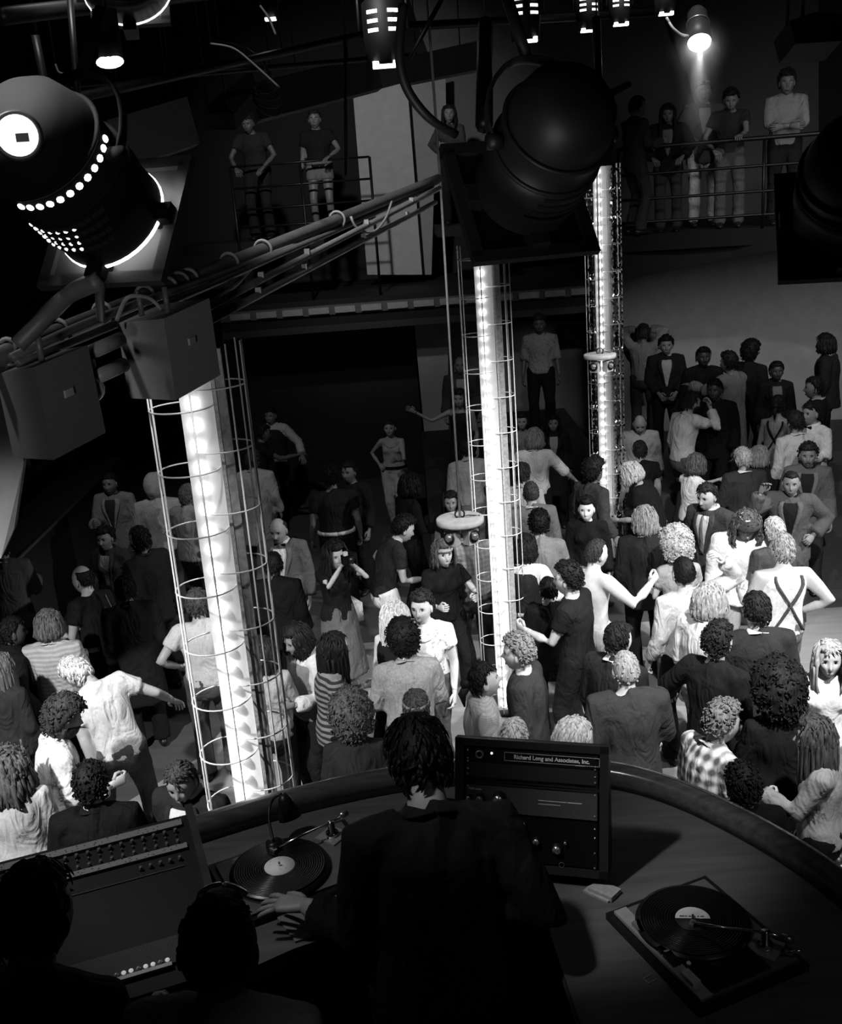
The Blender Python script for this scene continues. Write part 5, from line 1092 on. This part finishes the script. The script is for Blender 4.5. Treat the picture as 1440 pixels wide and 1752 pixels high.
# ---- right side, back rows
P_('pale-faced woman looking up beside the right cage of the middle column', (893, 722), 170, 'tee', .56, sex='f', btone=.2, hair='shag', hairtone=.12, skin=.66, h=1.66)
P_('fair-haired man in white shirt seen from behind', (914, 752), -15, 'rolled', .80, btone=.14, hair='shag', hairtone=.42, L='relax', R='outlow', skin=.66)
P_('dark-haired woman in dark clothes with bare neckline', (946, 725), 172, 'coat', .12, sex='f', tone2=.5, btone=.1, lapel=.12, hair='long', hairtone=.08, hairlen=.6, skin=.48, h=1.66)
P_('short dark-haired man in grey jacket seen from behind', (908, 845), 5, 'jacket', .36, btone=.2, front=False, hair='crop', hairtone=.20, skin=.62)
P_('dark-haired person partly behind the right cage', (893, 812), -20, 'shirt', .6, btone=.2, hair='short', hairtone=.16, skin=.6)
P_('man in pale patterned shirt and dark trousers standing high against the wall', (922, 556), 172, 'rolled', .46, pat='print', patscale=24, amp=.3, btone=.10, hair='curly', hairtone=.16, skin=.34, t=14.6, L='relax', R='relax', fit=1.11)
P_('dark-haired person in grey sweater seen from behind, right of the middle column', (922, 898), -8, 'sweater', .46, btone=.2, hair='curly', hairtone=.06, L='bent', R='bent', skin=.66)
P_('person in dark waistcoat with full white sleeves beside the middle column', (896, 940), -25, 'vest', .16, tone2=.86, btone=.26, hair='shag', hairtone=.09, L='bent', R='hip', skin=.7, belt=.7, h=1.71)
P_('dark-haired man in shiny black jacket in profile facing left', (971, 992), 62, 'tee', .14, btone=.14, hair='curly', hairtone=.12, L='hold', R='down', skin=.84, collar=True, bag=0, h=1.82, build=1.06)
P_('bare-chested short-haired man with one hand raised, facing right', (1020, 948), -58, 'none', .5, btone=.72, hair='crop', hairtone=.20, L='bent', R=((.16, .34, -.04), (.8, -.2, -1), .8, (-1, 0, 0)), skin=.85, muscle=1, necklace=.3, h=1.80)
P_('pale-faced woman with dark curls in black top', (1003, 872), 165, 'sweater', .11, sex='f', btone=.12, hair='curly', hairtone=.10, skin=.86, h=1.66)
P_('person with a dark round curly head facing right in front of the farthest column', (1016, 808), -60, 'sweater', .24, btone=.2, hair='bigcurl', hairtone=.12, skin=.46)
P_('fair-haired man in black tee shirt bending forward to the left', (1080, 812), 60, 'tee', .11, btone=.66, hair='shag', hairtone=.68, lean=(26, 0, 0), L='hold', R='bent', skin=.62, watch=1)
P_('balding man in pale shirt looking down', (1094, 726), 172, 'shirt', .70, btone=.3, hair='bald', hairtone=.20, head=(0, 26, 0), L='relax', R='relax', skin=.70, build=1.05)
P_('small dark-haired head before the balding man in pale shirt', (1094, 772), 0, 'tee', .12, btone=.1, hair='short', hairtone=.15, h=1.66)
P_('bearded man in pale shirt facing right with hand at chin', (1183, 690), -72, 'shirt', .64, btone=.3, beard=1, hair='short', hairtone=.14, L='relax', R='face', skin=.55, lean=(10, 0, 0), fz='ramp')
P_('woman with bobbed hair and white top facing right', (1190, 796), -60, 'tee', .82, sex='f', btone=.1, hair='bob', hairtone=.30, skin=.66, hairlen=.6, L='front', R='relax', fz='ramp')
P_('dark-suited man with open white collar on the platform', (1139, 592), 172, 'jacket', .11, tone2=.55, btone=.1, lapel=.12, fz='ramp', hair='curly', hairtone=.08, skin=.46, L='lap', R='lap')
P_('pale-shirted person by the wall left of the dark-suited man', (1100, 572), -20, 'shirt', .42, btone=.2, fz='ramp', hair='curly', hairtone=.16, skin=.34, L='head', R='head', collar=False)
P_('dark figure against the wall between two lit men', (1203, 612), 175, 'jacket', .10, tone2=.12, btone=.1, lapel=.1, fz='ramp', hair='short', hairtone=.07, skin=.22)
P_('man in long pale shirt facing left on the platform', (1246, 622), 40, 'coat', .46, front=False, btone=.14, fz='ramp', hair='curly', hairtone=.12, skin=.44, L='front', R='hold', collar=False)
P_('dark person with flat-topped hair in front of the curved wall', (1284, 604), -50, 'jacket', .10, tone2=.12, btone=.1, lapel=.1, fz='ramp', hair='bigcurl', hairtone=.06, skin=.24)
P_('dark-skinned woman in dark coat with v-neck by the wall', (1328, 636), 172, 'jacket', .10, sex='f', tone2=.36, btone=.1, lapel=.1, fz='ramp', hair='short', hairtone=.07, skin=.24)
P_('tall man in dark suit in profile at the right edge', (1411, 590), 55, 'jacket', .11, tone2=.4, btone=.1, lapel=.12, fz='ramp', hair='shag', hairtone=.07, skin=.42, L='relax', R='relax')
P_('person in sleeveless grey dress with dark hair seen from behind', (1330, 694), -30, 'tank', .46, sex='f', bot='skirt', btone=.44, hair='bun', hairtone=.10, fz='ramp', skin=.5, straps=.1)
P_('round dark-haired man in white shirt seen from behind at right', (1360, 723), 10, 'shirt', .74, btone=.2, hair='short', hairtone=.16, L='relax', R='relax', skin=.6, fz='ramp')
P_('young man in white shirt with bow tie near the right edge', (1386, 708), 120, 'shirt', .80, btone=.14, hair='short', hairtone=.12, bowtie=.08, L='bent', R='relax', skin=.58, fz='ramp')
P_('person in dark clothes in profile, pale hand at face, near right edge', (1392, 664), 70, 'jacket', .1, btone=.1, tone2=.5, lapel=.1, hair='short', hairtone=.08, skin=.44, fz='ramp')
P_('dark-clad man behind the bearded man with raised hand', (1222, 668), 150, 'jacket', .09, tone2=.1, btone=.09, lapel=.09, hair='short', hairtone=.07, skin=.26, fz='ramp')
# ---- right side, middle rows
P_('fair-haired man in dark jacket with white collar turned up', (1270, 786), 12, 'jacket', .20, front=False, btone=.12, collar_tone=.9, hair='short', hairtone=.62, skin=.62, L='bent', R='relax')
P_('fair-haired person just behind the white-collared man', (1298, 782), -20, 'sweater', .12, btone=.1, hair='shag', hairtone=.5, skin=.6, h=1.62)
P_('curly-haired moustached man in brown jacket facing the booth', (1382, 780), 160, 'jacket', .36, tone2=.15, btone=.2, lapel=.42, hair='curly', hairtone=.18, stache=1, skin=.52, L='relax', R='relax', h=1.80)
P_('dark-skinned man in leather jacket with a raised hand', (1353, 828), 160, 'jacket', .30, tone2=.12, btone=.26, lapel=.34, hair='crop', hairtone=.12, skin=.50, R='up', L='hip', build=1.05)
P_('dark-haired man in suit and pale tie looking down left', (1209, 850), 130, 'jacket', .24, tone2=.78, tie=.42, btone=.2, lapel=.26, hair='short', hairtone=.14, skin=.72, L='relax', R='relax', head=(0, 10, 0), h=1.82)
P_('man in badge-covered beret and billowing white shirt', (1276, 902), 172, 'cape', .97, btone=.7, hair='longcurl', hairlen=.45, hairtone=.34, beret=1, head=(0, 26, 0), L='hold', R='relax', skin=.84, build=1.1, necklace=.7)
P_('fair head glimpsed between the beret and the suspendered man', (1324, 910), 10, 'tee', .3, btone=.3, hair='short', hairtone=.72, h=1.70)
P_('fair-haired man in white tank top and crossed suspenders seen from behind', (1338, 942), 8, 'tank', .90, straps=.30, btone=.44, hair='short', hairtone=.58, skin=.80, muscle=1, L='bent', R='hip', build=1.08, h=1.82, lean=(4, 4, 0))
P_('light-haired person in dark jacket seen from behind near the farthest column', (1103, 892), -10, 'jacket', .16, front=False, btone=.12, collar_tone=.6, hair='shag', hairtone=.50, skin=.7)
P_('person with a big pale frizzy head of hair', (1157, 938), 5, 'tee', .62, sex='f', btone=.3, hair='afro', hairtone=.68, skin=.8, h=1.68, L='bent', R='bent')
P_('dark short-haired man in pale shirt seen from behind, hand behind head', (1169, 982), 10, 'shirt', .74, btone=.08, hair='crop', hairtone=.10, skin=.78, L='relax', R=((.10, -.04, .26), (1, .2, .1), .5, (-1, 0, 0)), h=1.84, collar=False)
P_('grinning fair-haired man in pale shirt facing right', (1213, 1030), -55, 'rolled', .84, btone=.4, hair='shag', hairtone=.60, skin=.88, smile=1, L='relax', R='bent', h=1.78)
P_('dark-haired man in dark suit with white collar seen from behind', (1294, 1046), 0, 'jacket', .20, front=False, btone=.12, collar_tone=.92, hair='short', hairtone=.14, skin=.7, h=1.84, L='bent', R='relax')
P_('curly-haired moustached man in black sweater looking right', (1229, 1100), -48, 'sweater', .13, btone=.1, hair='curly', hairtone=.16, stache=1, skin=.82, L='outlow', R='relax', h=1.80)
P_('dark-haired man in dark suit in profile, just beyond the grey-haired man', (1058, 1096), -48, 'jacket', .15, front=False, btone=.1, collar_tone=.8, hair='short', hairtone=.12, skin=.80, L='relax', R='relax')
P_('short grey-haired man in dark jacket seen from behind', (1070, 1148), 3, 'jacket', .22, front=False, btone=.1, collar=False, hair='crop', hairtone=.56, skin=.76, h=1.80, build=1.08, L='relax', R='bent')
P_('grey curly-haired man in plaid shirt in profile, close to the rail', (1236, 1238), -68, 'rolled', .72, pat='plaid', patscale=5, amp=.75, btone=.3, hair='curly', hairtone=.46, skin=.72, L='bent', R='bent', lean=(12, 0, 0), h=1.76, smile=1)
P_('person with a huge dark mass of curls seen from behind', (1330, 1190), 0, 'jacket', .12, sex='f', front=False, btone=.1, hair='afro', hairtone=.14, skin=.5, collar=False, h=1.70, headscale=1.15, L='bent', R='bent')
P_('blonde long-haired woman in white top at the right edge', (1418, 1128), 165, 'tee', .90, sex='f', btone=.5, hair='long', hairtone=.66, skin=.80, L='relax', R='hold', h=1.68, hairlen=.7)
P_('long brown-haired woman in grey shirt in profile facing left near the rail', (1392, 1262), 72, 'shirt', .56, sex='f', btone=.09, hair='long', hairtone=.26, skin=.70, L=((-.04, .36, -.10), (.15, -.5, -1), .7, (-1, 0, 0)), R='relax', h=1.70, collar=False)
P_('top of a dark curly head right at the counter rail', (1268, 1348), 10, 'sweater', .1, btone=.1, hair='curly', hairtone=.14, h=1.66)
P_('person in dark clothes half hidden beyond the man in shiny jacket', (938, 1010), 0, 'sweater', .10, btone=.1, hair='short', hairtone=.08, h=1.5)
# ---- balcony and mezzanine onlookers
bal = dict(voxel=.026)
P_('dark-haired person in profile with a drink on the right balcony', (1090, 184), -70, 'sweater', .20, t=13.1, L='hold', R='bent', skin=.42, **bal, fit=3.84)
P_('long-haired onlooker leaning on the balcony rail', (1142, 196), 165, 'jacket', .12, tone2=.4, t=13.2, hair='long', L='rest', R='rest', lean=(14, 0, 0), skin=.42, **bal, fit=3.84)
P_('man in white trousers and open jacket under the bright spotlight', (1204, 158), 172, 'jacket', .30, tone2=.66, btone=.74, t=13.7, hair='short', hairtone=.25, L='relax', R='rest', lapel=.34, skin=.5, flare=False, h=1.8, **bal, fit=3.84)
P_('onlooker leaning on one forearm beside the white-trousered man', (1250, 172), 165, 'tee', .18, btone=.32, t=13.0, hair='curly', L='front', R='rest', lean=(20, 0, 0), skin=.46, **bal, fit=3.84)
P_('man in pale shirt with folded arms at the balcony corner', (1346, 142), 165, 'rolled', .46, btone=.12, t=12.8, hair='curly', L='cross', R='cross', lean=(8, 0, 0), skin=.42, **bal, fit=3.84)
P_('dark-haired woman standing against the grey upper wall', (768, 196), 178, 'sweater', .24, sex='f', btone=.12, t=15.6, hair='long', hairlen=.7, L='cross', R='rest', skin=.46, **bal, fit=4.05)
P_('onlooker in pale shorts behind the mezzanine rail', (538, 205), 176, 'tee', .12, bot='shorts', btone=.40, t=15.2, belt=.4, L='rest', R='relax', skin=.42, **bal, fit=4.05)
P_('dim onlooker leaning forward on the mezzanine', (424, 212), 170, 'tee', .16, btone=.14, t=15.0, L='rest', R='rest', lean=(18, 0, 0), skin=.34, **bal, fit=4.05)
# ---- in the booth
Person(label='DJ in dark clothes seen from behind, reaching for the left record', at=(716, 1304), yaw=8, top='shirt', tone=.09, btone=.07, hair='short', collar_tone=.09, hairtone=.06, skin=.56, fz=1.5, h=1.80, voxel=.012, lean=(14, 4, 6),
    wpos={-1: tuple(Z(522, 1549, CT+.115)), 1: tuple(Z(795, 1535, CT+.16))}, L=((.30, .55, -.30), (-.3, -.6, -1.0), .16, (.05, .1, -1)), R=((.1, .3, -.3), (.6, -.6, -1), .6, (-1, 0, 0)), handdir={-1: (-.93, .34, -.10)}, sleeve=.86, build=1.06, head=(4, 18, 0), spread=.24, fseg=8)
P_('crouching person with dark hair and striped top at the bottom left corner', (62, 1570), -12, 'sweater', .10, btone=.1, hair='short', hairtone=.05, fz=1.5, h=1.74, skin=.36, pat='stripe', patscale=6, amp=.4, voxel=.014, L='bent', R='bent', lean=(14, 0, 0))
fg = P_('dark-haired person wearing a shiny hair clip in front of the mixing desk', (376, 1622), -8, 'sweater', .5, btone=.1, hair='crop', hairtone=.05, fz=1.5, h=1.69, skin=.3, voxel=.014, L='relax', R='relax', headscale=1.08, lean=(6, 0, 0))
b = MB(); b.tube(fg.T(np.array([[.092*math.sin(a), .050, .121*math.cos(a)-.004] for a in np.linspace(-.62, .62, 12)])), [[.004, .009]]*12, seg=6); fg.child(b, 'hair_clip', mat(.75, .25, .8), 'shiny curved clip across the top of the hair')
flush()
